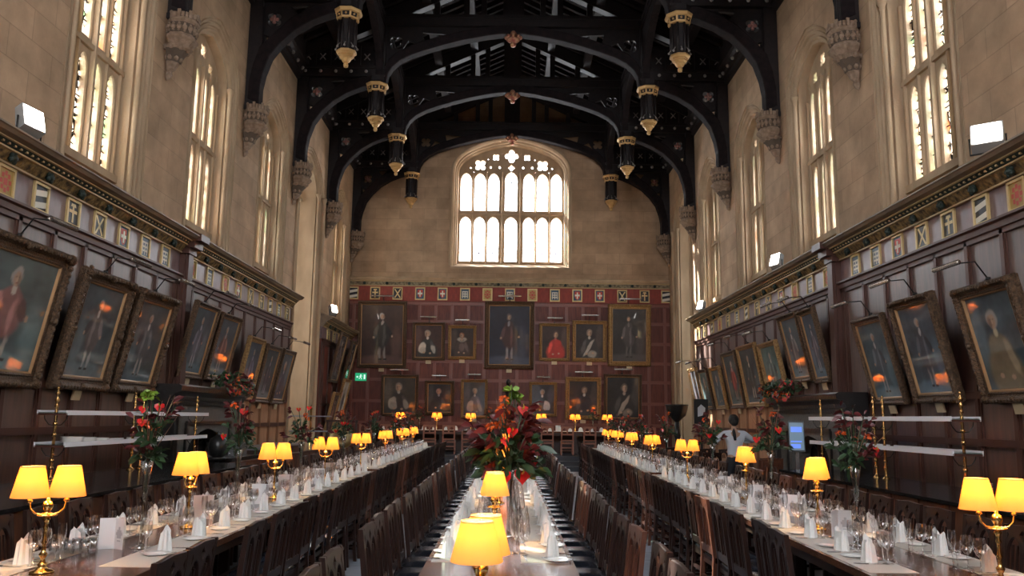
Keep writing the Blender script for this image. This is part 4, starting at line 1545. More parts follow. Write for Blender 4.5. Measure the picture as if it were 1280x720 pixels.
# far wall portraits: x0,x1,z1,z0
EP = [(-5.70, -3.86, 5.95, 3.44, .14, FRAMEB, 0, 'full', (.045, .02, .015), (.025, .022, .02), (.35, .30, .28), (.40, .38, .36), 'large dark full-length portrait of a grey-wigged man, upper row far left'),
      (-3.64, -2.42, 5.18, 3.75, .11, FRAMEB, 0, 'bishop', (.05, .022, .018), (.03, .03, .03), (.60, .55, .48), (.30, .25, .2), 'half-length portrait of a seated man with white sleeves, upper row'),
      (-2.30, -1.24, 5.08, 3.80, .10, FRAMEG, 0, 'ruff', (.03, .018, .014), (.06, .04, .035), (.42, .38, .33), (.30, .12, .06), 'portrait of a woman in a ruff and dark dress, bright gilt frame'),
      (-.93, .93, 6.0, 3.46, .17, FRAMEB, 1, 'full', (.012, .016, .035), (.05, .02, .02), (.30, .30, .34), (.14, .1, .1), 'tall dark blue full-length portrait at the centre of the far wall'),
      (1.12, 2.27, 5.20, 3.78, .10, FRAMEG, 0, 'half', (.035, .02, .018), (.42, .035, .03), (.4, .1, .08), (.1, .06, .05), 'portrait of a figure in a bright red gown, upper row'),
      (2.36, 3.66, 5.32, 3.77, .13, FRAMEG, 1, 'sash', (.03, .02, .018), (.04, .035, .035), (.45, .40, .34), (.22, .16, .12), 'portrait of a seated man in a dark robe with pale sash, carved frame'),
      (3.70, 5.32, 5.95, 3.62, .18, FRAMEG, 1, 'full', (.025, .022, .022), (.06, .05, .05), (.16, .14, .13), (.15, .12, .1), 'large dim portrait in a broad carved gilt frame, upper row far right'),
      (-4.74, -3.36, 3.20, 1.66, .10, FRAMEB, 0, 'bishop', (.05, .04, .03), (.035, .03, .03), (.42, .38, .32), (.25, .2, .16), 'portrait of a man in white and black robes, lower row far left'),
      (-3.12, -2.02, 3.0, 1.72, .12, FRAMEB, 0, 'half', (.02, .02, .02), (.022, .022, .025), (.30, .30, .32), (.3, .2, .18), 'dark framed portrait of a man in black, lower row second from left'),
      (-1.78, -.78, 3.06, 1.62, .09, FRAMEG, 0, 'bishop', (.04, .035, .035), (.14, .12, .13), (.45, .42, .38), (.3, .25, .2), 'portrait of a man in pale robes, lower row just left of centre'),
      (.76, 1.80, 3.0, 1.72, .09, FRAMEG, 0, 'bishop', (.03, .028, .035), (.02, .02, .022), (.62, .58, .54), (.3, .28, .26), 'portrait of a robed man with white sleeves, lower row just right of centre'),
      (2.10, 3.44, 3.20, 1.62, .15, FRAMEG, 0, 'half', (.03, .02, .018), (.022, .022, .028), (.5, .48, .45), (.2, .12, .08), 'portrait of a seated man in a dark suit, lower row second from right'),
      (3.54, 4.95, 3.32, 1.60, .11, FRAMEB, 0, 'sash', (.022, .018, .016), (.03, .025, .022), (.35, .28, .22), (.12, .09, .07), 'dark portrait of a figure with a pale cloak, lower row far right')]
for i, (x0, x1, z1, z0, fw, fm, orn, st, bg, coat, acc, hair, lab) in enumerate(EP):
    w, h = x1 - x0, z1 - z0
    p = portrait(w - 2 * fw, h - 2 * fw, 50 + i * 5, st, bg, coat, acc, hair)
    painting(lab, ((x0 + x1) / 2, YP - .06, z0), 0, w, h, radians(5.5), fw, .09, fm, orn, p, 'portraits on the far wall')

# four small portraits on the left wall above the dais
for (y, z0, w, h, bg, coat, acc, fm, lab) in (
        (27.9, 2.75, 1.2, 1.7, (.04, .03, .03), (.06, .05, .05), (.3, .3, .3), FRAMEB, 'small dark portrait high on the left wall beyond the oriel'),
        (29.9, 2.75, .9, 1.6, (.03, .03, .03), (.04, .04, .04), (.2, .2, .2), FRAMEB, 'small dim portrait high on left wall, closest to the far corner'),
        (28.8, 1.35, 1.1, 1.6, (.55, .52, .45), (.08, .08, .08), (.5, .5, .5), FRAMEG, 'pale portrait of a dark standing figure, low on left wall by the dais'),
        (27.3, .95, 1.0, 1.5, (.08, .04, .03), (.2, .08, .05), (.4, .3, .25), FRAMEG, 'low portrait leaning off the left wall just beyond the oriel')):
    p = portrait(w - .18, h - .18, int(y * 10), 'full', bg, coat, acc)
    painting(lab, (-5.92, y, z0), pi / 2, w, h, radians(12), .09, .06, fm, 0, p, 'portraits by the dais', plaque=False)


# ---- picture lights
def picture_light():
    root = thing('picture_light', 'p', 'picture light')
    a = MB()
    a.tube([(0, .30, -.16), (0, .16, .04), (0, -.02, .02), (0, -.16, -.02)], .009, 6)
    a.lathe([(.03, -.18), (.03, -.14)], (0, .30, 0), 8)
    a.build('arm', BLACKM, root)
    t = MB()
    n = 8
    vs, fs = [], []
    for x in (-.27, .27):
        for k in range(n):
            w = 2 * pi * k / n
            vs.append((x, -.18 + .032 * cos(w), -.02 + .032 * sin(w)))
    for k in range(n):
        fs.append((k, (k + 1) % n, n + (k + 1) % n, n + k))
    fs += [tuple(range(n)), tuple(range(n, 2 * n))]
    t.add(vs, fs, True)
    t.build('lamp_tube', mat('bronze_tube', (.45, .40, .36), .25, metal=.8), root)
    return placer(freeze(root))


pl = picture_light()
PLN = ['first', 'second', 'third', 'fourth', 'fifth', 'sixth', 'seventh', 'eighth', 'ninth', 'tenth', 'eleventh']
for s, rows in ((-1, LP), (1, RP)):
    for i, r in enumerate(rows):
        pl((s * (XP - r[4] - .30), (r[0] + r[1]) / 2, r[3] + .19), -s * pi / 2, 'slim tubular picture light above the %s portrait along the %s wall' % (PLN[i], 'left' if s < 0 else 'right'), 'picture lights along the side walls')
for i, r in enumerate(EP):
    pl(((r[0] + r[1]) / 2, YP - .33, r[2] + .18), 0, 'picture light on far wall, %s' % ('upper' if i < 7 else 'lower') + ' row, above %s portrait from left' % nth(i if i < 7 else i - 7), 'picture lights on the far wall', scale=(min(1.6, (r[1] - r[0]) * .9), 1, 1))


# ---- floodlights on the cornice
def flood():
    root = thing('floodlight', 'f', 'floodlight')
    m = MB()
    m.hexa([(-.17, -.08, .10), (.17, -.08, .10), (.17, .03, .02), (-.17, .03, .02), (-.17, -.02, .36), (.17, -.02, .36), (.17, .07, .30), (-.17, .07, .30)])
    m.build('housing', mat('grey_housing', (.25, .25, .25), .5), root)
    m = MB()
    m.add([(-.15, -.086, .12), (.15, -.086, .12), (.15, -.030, .345), (-.15, -.030, .345)], [(0, 1, 2, 3)])
    m.build('lens', FLOODE, root)
    m = MB()
    m.tube([(-.19, .0, .2), (-.19, .0, .0), (.19, 0, .0), (.19, 0, .2)], .012, 6)
    m.build('bracket', BLACKM, root)
    return placer(freeze(root))


fl = flood()
fl((-5.62, 9.25, 4.80), radians(80), 'small white glowing floodlight on the left cornice near the first window')
fl((5.60, 9.35, 4.80), radians(-37), 'large white glowing floodlight on the right cornice near the first window')
fl((5.70, 17.4, 4.84), radians(-75), 'white glowing floodlight on the right cornice beyond the pilaster')
fl((-5.72, 26.6, 4.84), radians(70), 'white glowing floodlight on the left cornice beyond the oriel')
fl((5.75, 24.6, 4.84), radians(-75), 'small glowing floodlight at the far end of the right cornice')

# ---- exit sign
root = thing('exit_sign', 'green emergency exit sign with a white running figure on the far wall', 'sign', (-5.54, YP - .06, 3.10))
MB().box(-.21, .21, 0, .06, -.145, .145).build('sign_box', mat('exit_green', (.01, .22, .09), .5, emit=(.02, .5, .22), emit_s=.25), root)
m = MB()
m.ball((.0, -.005, .075), .022, 8, 5)
m.tube([(.0, -.004, .05), (-.015, -.004, -.01)], .016, 6)
m.tube([(-.015, -.004, -.01), (.03, -.004, -.04), (.02, -.004, -.09)], .011, 5)
m.tube([(-.015, -.004, -.01), (-.035, -.004, -.05), (-.075, -.004, -.06)], .011, 5)
m.tube([(.0, -.004, .045), (.04, -.004, .02), (.06, -.004, .04)], .009, 5)
m.tube([(.0, -.004, .045), (-.045, -.004, .03), (-.055, -.004, .0)], .009, 5)
m.box(.11, .17, -.004, 0, -.08, .09)
m.add([(-.17, -.004, .0), (-.12, -.004, .045), (-.12, -.004, -.045)], [(0, 1, 2)])
m.box(-.12, -.09, -.004, 0, -.015, .015)
m.build('white_symbols', mat('sign_white', (.8, .9, .85), .5, emit=(.8, 1, .9), emit_s=.3), root)

# ================================================================== FURNITURE
# ---- dining chair : Gothic traceried back, leather seat ; faces +y
def make_chair(wood, top=.95, style='gothic', seatm=LEATHER, name='dining_chair'):
    root = thing(name, 'c', 'chair')
    hw = .215
    lean = .06
    sh = top - .42

    def back_M():
        # 2D (x, z) -> upright slab leaning back from z=.42
        return Matrix(((1, 0, 0, 0), (0, -lean / sh, -1, -.20 + lean * .42 / sh), (0, 1, 0, 0), (0, 0, 0, 1)))
    if style == 'gothic':
        loops = [[(-hw + .03, .47), (hw - .03, .47), (hw - .03, top - .02), (hw - .05, top - .004), (0, top + .006), (-hw + .05, top - .004), (-hw + .03, top - .02)]]
        for c in (-.0925, .0925):
            loops.append(lancet(c, .155, .53, top - .075, .13, 6))
        loops.append([(0, top - .022), (.034, top - .058), (0, top - .098), (-.034, top - .058)])
        for s in (-1, 1):
            loops.append([(s * .165, top - .035), (s * .168, top - .10), (s * .145, top - .065)][::s])
        me = curve_mesh(loops, .010, .004)
    else:
        loops = [[(-hw + .02, .47), (hw - .02, .47), (hw - .02, top), (-hw + .02, top)]]
        for c in (-.09, .09):
            loops.append(lancet(c, .14, .70, top - .05, .08))
        loops.append([(-.17, .50), (.17, .50), (.17, .655), (-.17, .655)])
        me = curve_mesh(loops, .012, .003)
    bk = MB().merge(me, back_M())
    if style == 'gothic':
        Mb = back_M()
        for c in (-.118, -.067, .067, .118):
            p = [Mb @ Vector(q) for q in ((c - .007, .52, -.006), (c + .007, .52, -.006), (c + .007, .52, .006), (c - .007, .52, .006), (c - .007, top - .13, -.006), (c + .007, top - .13, -.006), (c + .007, top - .13, .006), (c - .007, top - .13, .006))]
            bk.hexa(p)
    bk.build('backrest', wood, root)
    for s in (-1, 1):
        m = MB()
        x0, x1 = s * (hw - .035), s * hw
        y = -.20
        m.hexa([(x0, y - .05, 0), (x1, y - .05, 0), (x1, y - .015, 0), (x0, y - .015, 0), (x0, y - .02, .44), (x1, y - .02, .44), (x1, y + .018, .44), (x0, y + .018, .44)])
        m.hexa([(x0, y - .02, .44), (x1, y - .02, .44), (x1, y + .018, .44), (x0, y + .018, .44),
                (x0, y - lean - .016, top), (x1, y - lean - .016, top), (x1, y - lean + .014, top), (x0, y - lean + .014, top)])
        m.build('leg', wood, root)
        m = MB()
        m.hexa([(s * (hw - .04), .17, 0), (s * hw, .17, 0), (s * hw, .21, 0), (s * (hw - .04), .21, 0), (s * (hw - .045), .165, .42), (s * hw, .165, .42), (s * hw, .21, .42), (s * (hw - .045), .21, .42)])
        m.build('leg', wood, root)
    m = MB()
    m.box(-hw + .01, hw - .01, .175, .205, .36, .43)
    m.box(-hw + .01, hw - .01, -.205, -.18, .36, .43)
    m.box(-hw + .005, -hw + .03, -.18, .18, .36, .43)
    m.box(hw - .03, hw - .005, -.18, .18, .36, .43)
    m.build('seat_frame', wood, root)
    m = MB()
    for s in (-1, 1):
        m.box(s * (hw - .03), s * (hw - .01), -.21, .18, .13, .155)
    m.box(-hw + .02, hw - .02, -.02, .0, .135, .15)
    m.box(-hw + .02, hw - .02, .18, .20, .22, .25)
    m.box(-hw + .02, hw - .02, -.225, -.20, .22, .25)
    m.build('stretcher', wood, root)
    # domed seat pad
    vs, fs = [], []
    n = 6
    for j in range(n + 1):
        for i in range(n + 1):
            x, y = (i / n - .5) * 2, (j / n - .5) * 2
            e = max(abs(x), abs(y))
            z = .445 + .035 * (1 - e ** 4) if e < 1 else .43
            vs.append((x * (hw - .0), y * .205 + .0, z))
    for j in range(n):
        for i in range(n):
            fs.append((j * (n + 1) + i, j * (n + 1) + i + 1, (j + 1) * (n + 1) + i + 1, (j + 1) * (n + 1) + i))
    MB().add(vs, fs, True).box(-hw, hw, -.205, .205, .40, .445).build('seat', seatm, root)
    return placer(freeze(root))


chD = make_chair(CHAIRW)
chR = make_chair(CHAIRR)


def xc_left(y): return -2.57 - .009 * (y - 5)
def xc_right(y): return 2.63 + .018 * (y - 5)
def xc_mid(y): return -.05


TABS = {'left': xc_left, 'centre': xc_mid, 'right': xc_right}
crnd = random.Random(11)


def seq(start, end, step, gap=(14.0, 14.35)):
    out, y = list(start), (start[-1] + step)
    while y < end:
        if not (gap[0] - .1 < y < gap[1] + .1): out.append(y)
        y += step * crnd.uniform(.96, 1.04)
    return out


ROWS = {('left', 1): seq([4.28, 4.75, 5.64, 6.33, 6.86, 7.4, 8.0], 25.6, .57),
        ('left', -1): seq([4.5, 5.1, 5.75, 6.37, 6.97, 7.6, 8.2, 8.76], 25.6, .60),
        ('centre', -1): seq([3.95, 4.5, 5.55, 6.12, 6.68, 7.2], 25.6, .56),
        ('centre', 1): seq([4.2, 4.8, 5.6, 6.2, 6.75, 7.3], 25.6, .56),
        ('right', -1): seq([5.53, 6.0, 6.67, 7.25, 7.82, 8.37], 25.6, .56),
        ('right', 1): seq([4.6, 5.25, 5.85, 6.45, 7.04, 7.6, 8.15], 25.6, .58)}
SIDE = {('left', 1): 'aisle side, left table', ('left', -1): 'wall side, left table', ('centre', -1): 'left side, centre table',
        ('centre', 1): 'right side, centre table', ('right', -1): 'aisle side, right table', ('right', 1): 'wall side, right table'}
for (t, sd), ys in ROWS.items():
    for i, y in enumerate(ys):
        off = .63 if t != 'centre' else .62
        x = TABS[t](y) + sd * (off + crnd.uniform(-.02, .03))
        rz = pi / 2 * sd + crnd.uniform(-.05, .05)
        red = crnd.random() < (.22 if (t, sd) in (('right', -1), ('left', 1)) else .12)
        (chR if red else chD)((x, y, 0), rz, '%s wooden chair with pierced arched back, %s from near end, %s' % ('red-brown' if red else 'dark', nth(i), SIDE[(t, sd)]),
                              'dining chairs, ' + SIDE[(t, sd)])

# ---- long tables
SEG = [(3.0, 13.95), (14.4, 25.9)]


def table_seg(t, k):
    y0, y1 = SEG[k]
    xa, xb = TABS[t](y0), TABS[t](y1)
    root = thing('dining_table', 'long polished oak table, %s row, %s half of the hall' % (t, 'near' if k == 0 else 'far'), 'table', (0, 0, 0), group='long dining tables')
    hw = .46 if t == 'centre' else .50

    def B(m, yA, yB, o0, o1, z0, z1):
        XA = xa + (xb - xa) * (yA - y0) / (y1 - y0)
        XB = xa + (xb - xa) * (yB - y0) / (y1 - y0)
        m.hexa([(XA + o0, yA, z0), (XA + o1, yA, z0), (XB + o1, yB, z0), (XB + o0, yB, z0), (XA + o0, yA, z1), (XA + o1, yA, z1), (XB + o1, yB, z1), (XB + o0, yB, z1)])
    m = MB()
    B(m, y0, y1, -hw, hw, .715, .76)
    m.build('table_top', TABLE, root)
    m = MB()
    for o in (-hw + .08, hw - .11):
        B(m, y0 + .1, y1 - .1, o, o + .03, .62, .715)
    B(m, y0 + .6, y1 - .6, -.03, .03, .12, .2)
    m.build('apron', TABLED, root)
    y = y0 + .5
    while y < y1:
        m = MB()
        B(m, y, y + .09, -hw + .14, hw - .14, .64, .715)
        B(m, y, y + .09, -hw + .10, hw - .10, 0, .07)
        B(m, y + .02, y + .08, -.22, -.13, .07, .64)
        B(m, y + .02, y + .08, .13, .22, .07, .64)
        m.build('leg', TABLED, root)
        y += 2.45
    for sd in (-1, 1):
        st = {('centre', 0): 5.35, ('right', 0): 5.15, ('left', 0): 5.05 if sd > 0 else 4.6}.get((t, k), y0 + .1)
        m = MB()
        wr = .30
        o0 = hw - .03 - wr
        if sd > 0: B(m, st, y1 - .1, o0, hw - .03, .7605, .7625)
        else: B(m, st, y1 - .1, -hw + .03, -o0, .7605, .7625)
        o = m.build('table_runner', RUNNER)
        tag(o, 'white runner under the place settings, %s, %s half' % (SIDE[(t, sd)], 'near' if k == 0 else 'far'), 'table runner', 'white runners on the long tables')


for t in TABS:
    for k in (0, 1):
        table_seg(t, k)


# ---- glassware, china, cutlery
def lathe_thing(name, prof, m, seg, cat):
    mb = MB().lathe(prof, (0, 0, 0), seg, True, cap=False)
    o = mb.build(name, m)
    return tag(o, 'x', cat)


WG = [(.034, 0), (.030, .004), (.005, .008), (.004, .045), (.005, .085), (.018, .095), (.033, .12), (.038, .145), (.036, .175), (.031, .20)]
WG2 = [(.030, 0), (.027, .004), (.005, .007), (.004, .04), (.005, .07), (.02, .08), (.030, .10), (.031, .125), (.026, .155)]
FL = [(.030, 0), (.027, .004), (.005, .008), (.004, .08), (.012, .10), (.022, .14), (.024, .19), (.021, .23)]
TU = [(.026, .004), (.030, .02), (.034, .09), (.032, .09), (.028, .02), (.01, .012)]
wine = placer(lathe_thing('wine_glass', WG, GLASS, 14, 'glass'))
gobl = placer(lathe_thing('water_goblet', WG2, GLASS, 14, 'glass'))
flute = placer(lathe_thing('champagne_flute', FL, GLASS, 12, 'glass'))
tumb = placer(lathe_thing('glass_tumbler', TU, GLASS, 14, 'glass'))
plate = placer(lathe_thing('side_plate', [(.0001, .004), (.05, .004), (.055, .006), (.083, .014), (.085, .013), (.055, .001), (.0001, 0)], CHINA, 20, 'plate'))


def napkin_mesh():
    m = MB()
    # mitre fold: front and back leaves each rising to a peak, pinched base
    n = 10
    for q, (ph, hh) in enumerate(((0, .15), (pi, .135))):
        vs, fs = [], []
        for j in range(5):
            f = j / 4
            for i in range(n + 1):
                a = ph - pi / 2 - .35 + (pi + .7) * i / n
                u = abs(i / n - .5) * 2
                top = hh * (1 - .62 * u ** 1.2)
                r = .048 * (1 - .25 * f) + .006 * sin(i * 2.4 + q)
                vs.append((r * cos(a) * 1.15, r * sin(a) * .8, f * top))
        for j in range(4):
            for i in range(n):
                k = j * (n + 1) + i
                fs.append((k, k + 1, k + n + 2, k + n + 1))
        m.add(vs, fs, False)
    m.box(-.045, .045, -.006, .006, .02, .115)
    return m


nk = placer(tag(napkin_mesh().build('folded_napkin', WHITE), 'n', 'napkin'))


def fork_src():
    m = MB()
    m.box(-.004, .004, -.10, .03, 0, .003)
    m.box(-.010, .010, .03, .045, 0, .003)
    for k in range(4):
        m.box(-.010 + k * .0056, -.007 + k * .0056, .045, .09, 0, .003)
    return placer(tag(m.build('fork', CHROME), 'f', 'fork'))


def knife_src():
    root = thing('table_knife', 'k', 'knife')
    MB().hexa([(-.006, -.11, 0), (.006, -.11, 0), (.006, -.02, 0), (-.006, -.02, 0), (-.006, -.11, .006), (.006, -.11, .006), (.005, -.02, .006), (-.005, -.02, .006)]).build('handle', CHROME, root)
    m = MB()
    m.add([(-.006, -.02, .003), (.009, -.02, .003), (.010, .09, .003), (.003, .11, .003), (-.006, .10, .003)], [(0, 1, 2, 3, 4)])
    m.build('blade', CHROME, root)
    return placer(freeze(root))


fk, kn = fork_src(), knife_src()
spoonm = MB()
spoonm.box(-.004, .004, -.10, .04, 0, .003)
spoonm.ball((0, .065, .004), .02, 10, 6, .3)
spn = placer(tag(spoonm.build('spoon', CHROME), 's', 'spoon'))

# place settings opposite the chairs
lamp_spots, vase_spots = {}, {}
lamp_spots['left'] = [(-2.62, 4.85), (-2.54, 6.78), (-2.55, 9.25), (-2.60, 12.0), (-2.62, 15.0), (-2.67, 18.3), (-2.72, 21.6), (-2.76, 24.4)]
lamp_spots['right'] = [(2.72, 4.75), (2.60, 7.15), (2.78, 9.9), (2.80, 13.2), (2.84, 16.6), (2.88, 19.6), (2.95, 22.6), (3.0, 25.2)]
lamp_spots['centre'] = [(-.11, 3.32), (-.10, 6.0), (-.10, 9.0), (-.10, 12.3), (-.06, 16.5), (-.06, 20.5)]
vase_spots['left'] = [(-2.46, 5.75), (-2.56, 8.0), (-2.58, 10.5), (-2.62, 13.4), (-2.65, 16.6), (-2.68, 20.0), (-2.74, 23.2)]
vase_spots['right'] = [(2.56, 6.25), (2.72, 8.75), (2.76, 11.4), (2.80, 14.9), (2.86, 18.1), (2.92, 21.1), (2.98, 24.0)]
vase_spots['centre'] = [(.0, 6.52), (-.05, 18.5)]


card_spots = {'left': [(-2.62, 5.70, -.1), (-2.62, 7.35, .1), (-2.5, 8.6, 0), (-2.62, 10.0, .2), (-2.5, 11.2, -.1), (-2.66, 12.6, .1), (-2.5, 14.9, 0), (-2.7, 16.0, .1), (-2.6, 18.0, 0), (-2.7, 20.8, .1)],
              'right': [(2.62, 6.75, .1), (2.66, 8.1, -.1), (2.70, 9.3, .1), (2.7, 10.6, 0), (2.74, 12.2, -.1), (2.6, 12.9, .2), (2.8, 15.4, 0), (2.8, 17.4, 0), (2.9, 19.0, .1), (2.9, 20.4, 0)],
              'centre': [(-.14, 6.25, .0), (.02, 10.6, 0), (-.12, 13.2, .1), (.03, 15.2, 0)]}


def busy(x, y, r=.12):
    for v in card_spots.values():
        for a, b, _q in v:
            if abs(a - x) < .125 and abs(b - y) < .085: return True
    for d in (lamp_spots, vase_spots):
        for v in d.values():
            for a, b in v:
                if (a - x) ** 2 + (b - y) ** 2 < r * r: return True
    return False


dist = MB()
ng = 0
for (t, sd), ys in ROWS.items():
    start = {'centre': 5.45, 'left': 5.0, 'right': 5.2}[t]
    n = 0
    for i, y in enumerate([q for q in ys]):
        if y < start: continue
        xc = TABS[t](y)
        where = '%s place from near end, %s' % (nth(n), SIDE[(t, sd)])
        n += 1
        o1 = .33 if t != 'centre' else .355
        jx, jy = crnd.uniform(-.012, .012), crnd.uniform(-.02, .02)
        # plate to the side of napkin
        nk((xc + sd * (o1 - .02) + jx, y + jy, .763), crnd.uniform(-.35, .35) + pi / 2, 'white folded mitre napkin standing at the ' + where, 'folded napkins on the long tables', scale=(1.15, 1.15, crnd.uniform(1.02, 1.18)))
        plate((xc + sd * (o1 + .01), y - sd * .17 + jy, .7630), 0, 'round white side plate at the ' + where, 'side plates on the long tables')
        if y < 10.5:
            kn((xc + sd * (o1 + .01), y + sd * .095, .7640), pi / 2 * sd + crnd.uniform(-.1, .1), 'steel table knife at the ' + where, 'knives on the long tables')
            fk((xc + sd * (o1 - .00), y - sd * .075, .7640), pi / 2 * sd + crnd.uniform(-.1, .1), 'steel fork at the ' + where, 'forks on the long tables')
        if y < 8.5 and not busy(xc + sd * .15, y - .1, .10):
            spn((xc + sd * .16, y - .11, .7640), crnd.uniform(-.2, .2), 'steel spoon at the ' + where, 'spoons on the long tables')
        g = [(.205, .05, 0), (.175, .125, 1), (.12, .065, 2), (.215, -.06, 0) if t != 'centre' else (.11, .145, 2)]
        for gx, gy, kd in g:
            if t == 'centre': gx *= .78
            X, Y = xc + sd * (gx + crnd.uniform(-.01, .01)), y + gy + crnd.uniform(-.012, .012)
            if busy(X, Y, .10): continue
            if y < 14.0:
                f, nm, gr = ((wine, 'tall stemmed wine glass', 'wine glasses on the long tables'), (gobl, 'small stemmed goblet', 'goblets on the long tables'), (flute, 'slender champagne flute', 'champagne flutes on the long tables'))[kd]
                lab = '%s at the %s' % (nm, where)
                if (gx, gy) == (.215, -.06): lab = 'extra stemmed wine glass at the ' + where
                if abs(gy - .145) < .001: lab = 'second champagne flute at the ' + where
                f((X, Y, .763), 0, lab, gr)
                ng += 1
            else:
                dist.lathe((WG, WG2, FL)[kd], (X, Y, .763), 8, True, cap=False)
o = dist.build('glassware', GLASS)
tag(o, 'crowded clear glasses in the far half of the three long tables', 'glassware', kind='stuff')

# six tumblers by the near end of the left table
for k in range(6):
    tumb((-2.86 + .085 * (k % 3), 5.42 + .10 * (k // 3) + .02 * (k % 3), .7605), 0, 'clear tumbler beside the near menu card, %s row, %s from the wall' % (('near', 'far')[k // 3], nth(k % 3)), 'tumblers on the left table')


# ---- menu cards
def card_src():
    m = MB()
    w, h = .085, .20
    m.hexa([(-w, -.035, 0), (0, .01, 0), (0, .013, 0), (-w, -.032, 0), (-w, -.035, h), (0, .01, h), (0, .013, h), (-w, -.032, h)])
    m.hexa([(0, .01, 0), (w, -.035, 0), (w, -.032, 0), (0, .013, 0), (0, .01, h), (w, -.035, h), (w, -.032, h), (0, .013, h)])
    r = m.build('menu_card', PAPER)
    tag(r, 'm', 'menu card')
    c = MB()
    # small printed crest on the outer right leaf
    for a, b, c0, d in ((.25, .75, .35, .62), (.40, .60, .62, .72), (.15, .25, .45, .55), (.75, .85, .45, .55), (.3, .7, .25, .29)):
        xa, xb = w * a, w * b
        ya, yb = .01 - .045 * a - .0008, .01 - .045 * b - .0008
        c.add([(xa, ya, h * c0), (xb, yb, h * c0), (xb, yb, h * d), (xa, ya, h * d)], [(0, 1, 2, 3)])
    c.build('printed_crest', mat('grey_print', (.55, .55, .57), .8), r)
    return placer(freeze(r))


card = card_src()
for t, lst in card_spots.items():
    for i, (x, y, a) in enumerate(lst):
        card((x, y, .7605), a, 'white folded menu card standing on the %s table, %s from the near end' % (t, nth(i)), 'menu cards on the long tables')


# ---- brass lamps with twin shades
def lamp_src():
    root = thing('table_lamp', 'l', 'lamp')
    MB().lathe([(.0001, 0), (.062, 0), (.065, .006), (.060, .012), (.035, .020), (.022, .035), (.028, .045), (.018, .055)], seg=18).build('base', BRASS, root)
    MB().lathe([(.016, .055), (.012, .075), (.020, .09), (.024, .10), (.013, .115), (.010, .15), (.016, .165), (.010, .18), (.009, .23), (.015, .245), (.010, .26), (.013, .28), (.022, .295), (.012, .31)], seg=12).build('stem', BRASS, root)
    MB().lathe([(.0001, .308), (.052, .310), (.056, .316), (.05, .320), (.018, .322), (.016, .335), (.026, .352), (.030, .37), (.022, .388), (.010, .395), (.012, .402), (.004, .412), (.0001, .415)], seg=16).build('drip_pan', BRASS, root)
    for s in (-1, 1):
        m = MB()
        m.tube([(0, 0, .33), (s * .03, 0, .318), (s * .06, 0, .325), (s * .085, 0, .35), (s * .092, 0, .385), (s * .092, 0, .42)], .006, 6)
        m.lathe([(.012, .385), (.018, .395), (.010, .405), (.010, .45)], (s * .092, 0, 0), 8)
        m.build('arm', BRASS, root)
    for s in (-1, 1):
        m = MB()
        prof = [(.100, .415), (.062, .585)]
        m.lathe(prof, (s * .092, 0, 0), 24, True, cap=False)
        m.lathe([(.0985, .415), (.0605, .585)], (s * .092, 0, 0), 24, True, cap=False)
        sh = m.build('lamp_shade', SHADE, root)
        MB().ball((s * .092, 0, .49), .017, 8, 6, 1.4).build('bulb', BULB, root)
        t = MB()
        for a in range(3):
            w = 2 * pi * a / 3
            t.tube([(s * .092, 0, .584), (s * .092 + .0628 * cos(w), .0628 * sin(w), .584)], .0015, 4)
        t.lathe([(.0625, .581), (.0633, .584), (.062, .587)], (s * .092, 0, 0), 24, True, cap=False)
        t.build('shade_trim', mat('shade_ribbon', (.75, .5, .2), .6), sh)
    return freeze(root)


lsrc = lamp_src()
lampf = placer(lsrc)
ptl = bpy.data.lights.new('bulb_light', 'POINT')
ptl.color = (1, .60, .24)
ptl.energy = 3.0
ptl.shadow_soft_size = .03


def put_lamp(x, y, z, rz, label, group, sc=1., lit=1):
    r = lampf((x, y, z), rz, label, group, scale=(1, 1, sc))
    for s in (-1, 1):
        o = bpy.data.objects.new('bulb_light', ptl)
        COL.objects.link(o)
        o.parent = r
        o.location = (s * .092, 0, .525)
    return r


lang = {'left': [.5, 1.45, .75, .15, .6, .9, .3, 1.0], 'right': [-.15, 1.1, 1.5, -.2, .5, .8, .2, 0], 'centre': [1.42, 1.62, 1.5, 1.2, 1.0, 1.3]}
for t, lst in lamp_spots.items():
    for i, (x, y) in enumerate(lst):
        put_lamp(x, y, .7605, lang[t][i], 'brass lamp with two lit amber shades, %s from near end, %s table' % (nth(i), t), 'twin-shade brass lamps', sc=.86 if t == 'centre' else 1.0)


# ---- vases and bouquets
vsrc = tag(MB().lathe([(.0001, .0), (.075, .0), (.078, .006), (.03, .02), (.014, .05), (.013, .16), (.018, .30), (.028, .42), (.045, .50), (.047, .50), (.028, .41), (.012, .28), (.0001, .26)], seg=18, cap=False).build('trumpet_vase', VASEG), 'v', 'vase')
vasef = placer(vsrc)


def leaf(m, p, d, L, w, rnd, fold=.2):
    d = Vector(d).normalized()
    up = Vector((rnd.uniform(-1, 1), rnd.uniform(-1, 1), rnd.uniform(-.2, 1)))
    a = d.cross(up)
    if a.length < .1: a = d.cross(Vector((1, 0, .3)))
    a.normalize()
    b = a.cross(d).normalized()
    p = Vector(p)
    droop = Vector((0, 0, -.25 * L))
    q = [p, p + d * L * .3 + a * w * .8 + b * fold * w, p + d * L * .65 + a * w + b * fold * w + droop * .3, p + d * L + droop, p + d * L * .65 - a * w + b * fold * w + droop * .3, p + d * L * .3 - a * w * .8 + b * fold * w, p + d * L * .5 + droop * .15]
    m.add(q, [(0, 1, 6), (1, 2, 6), (2, 3, 6), (3, 4, 6), (4, 5, 6), (5, 0, 6)], True)


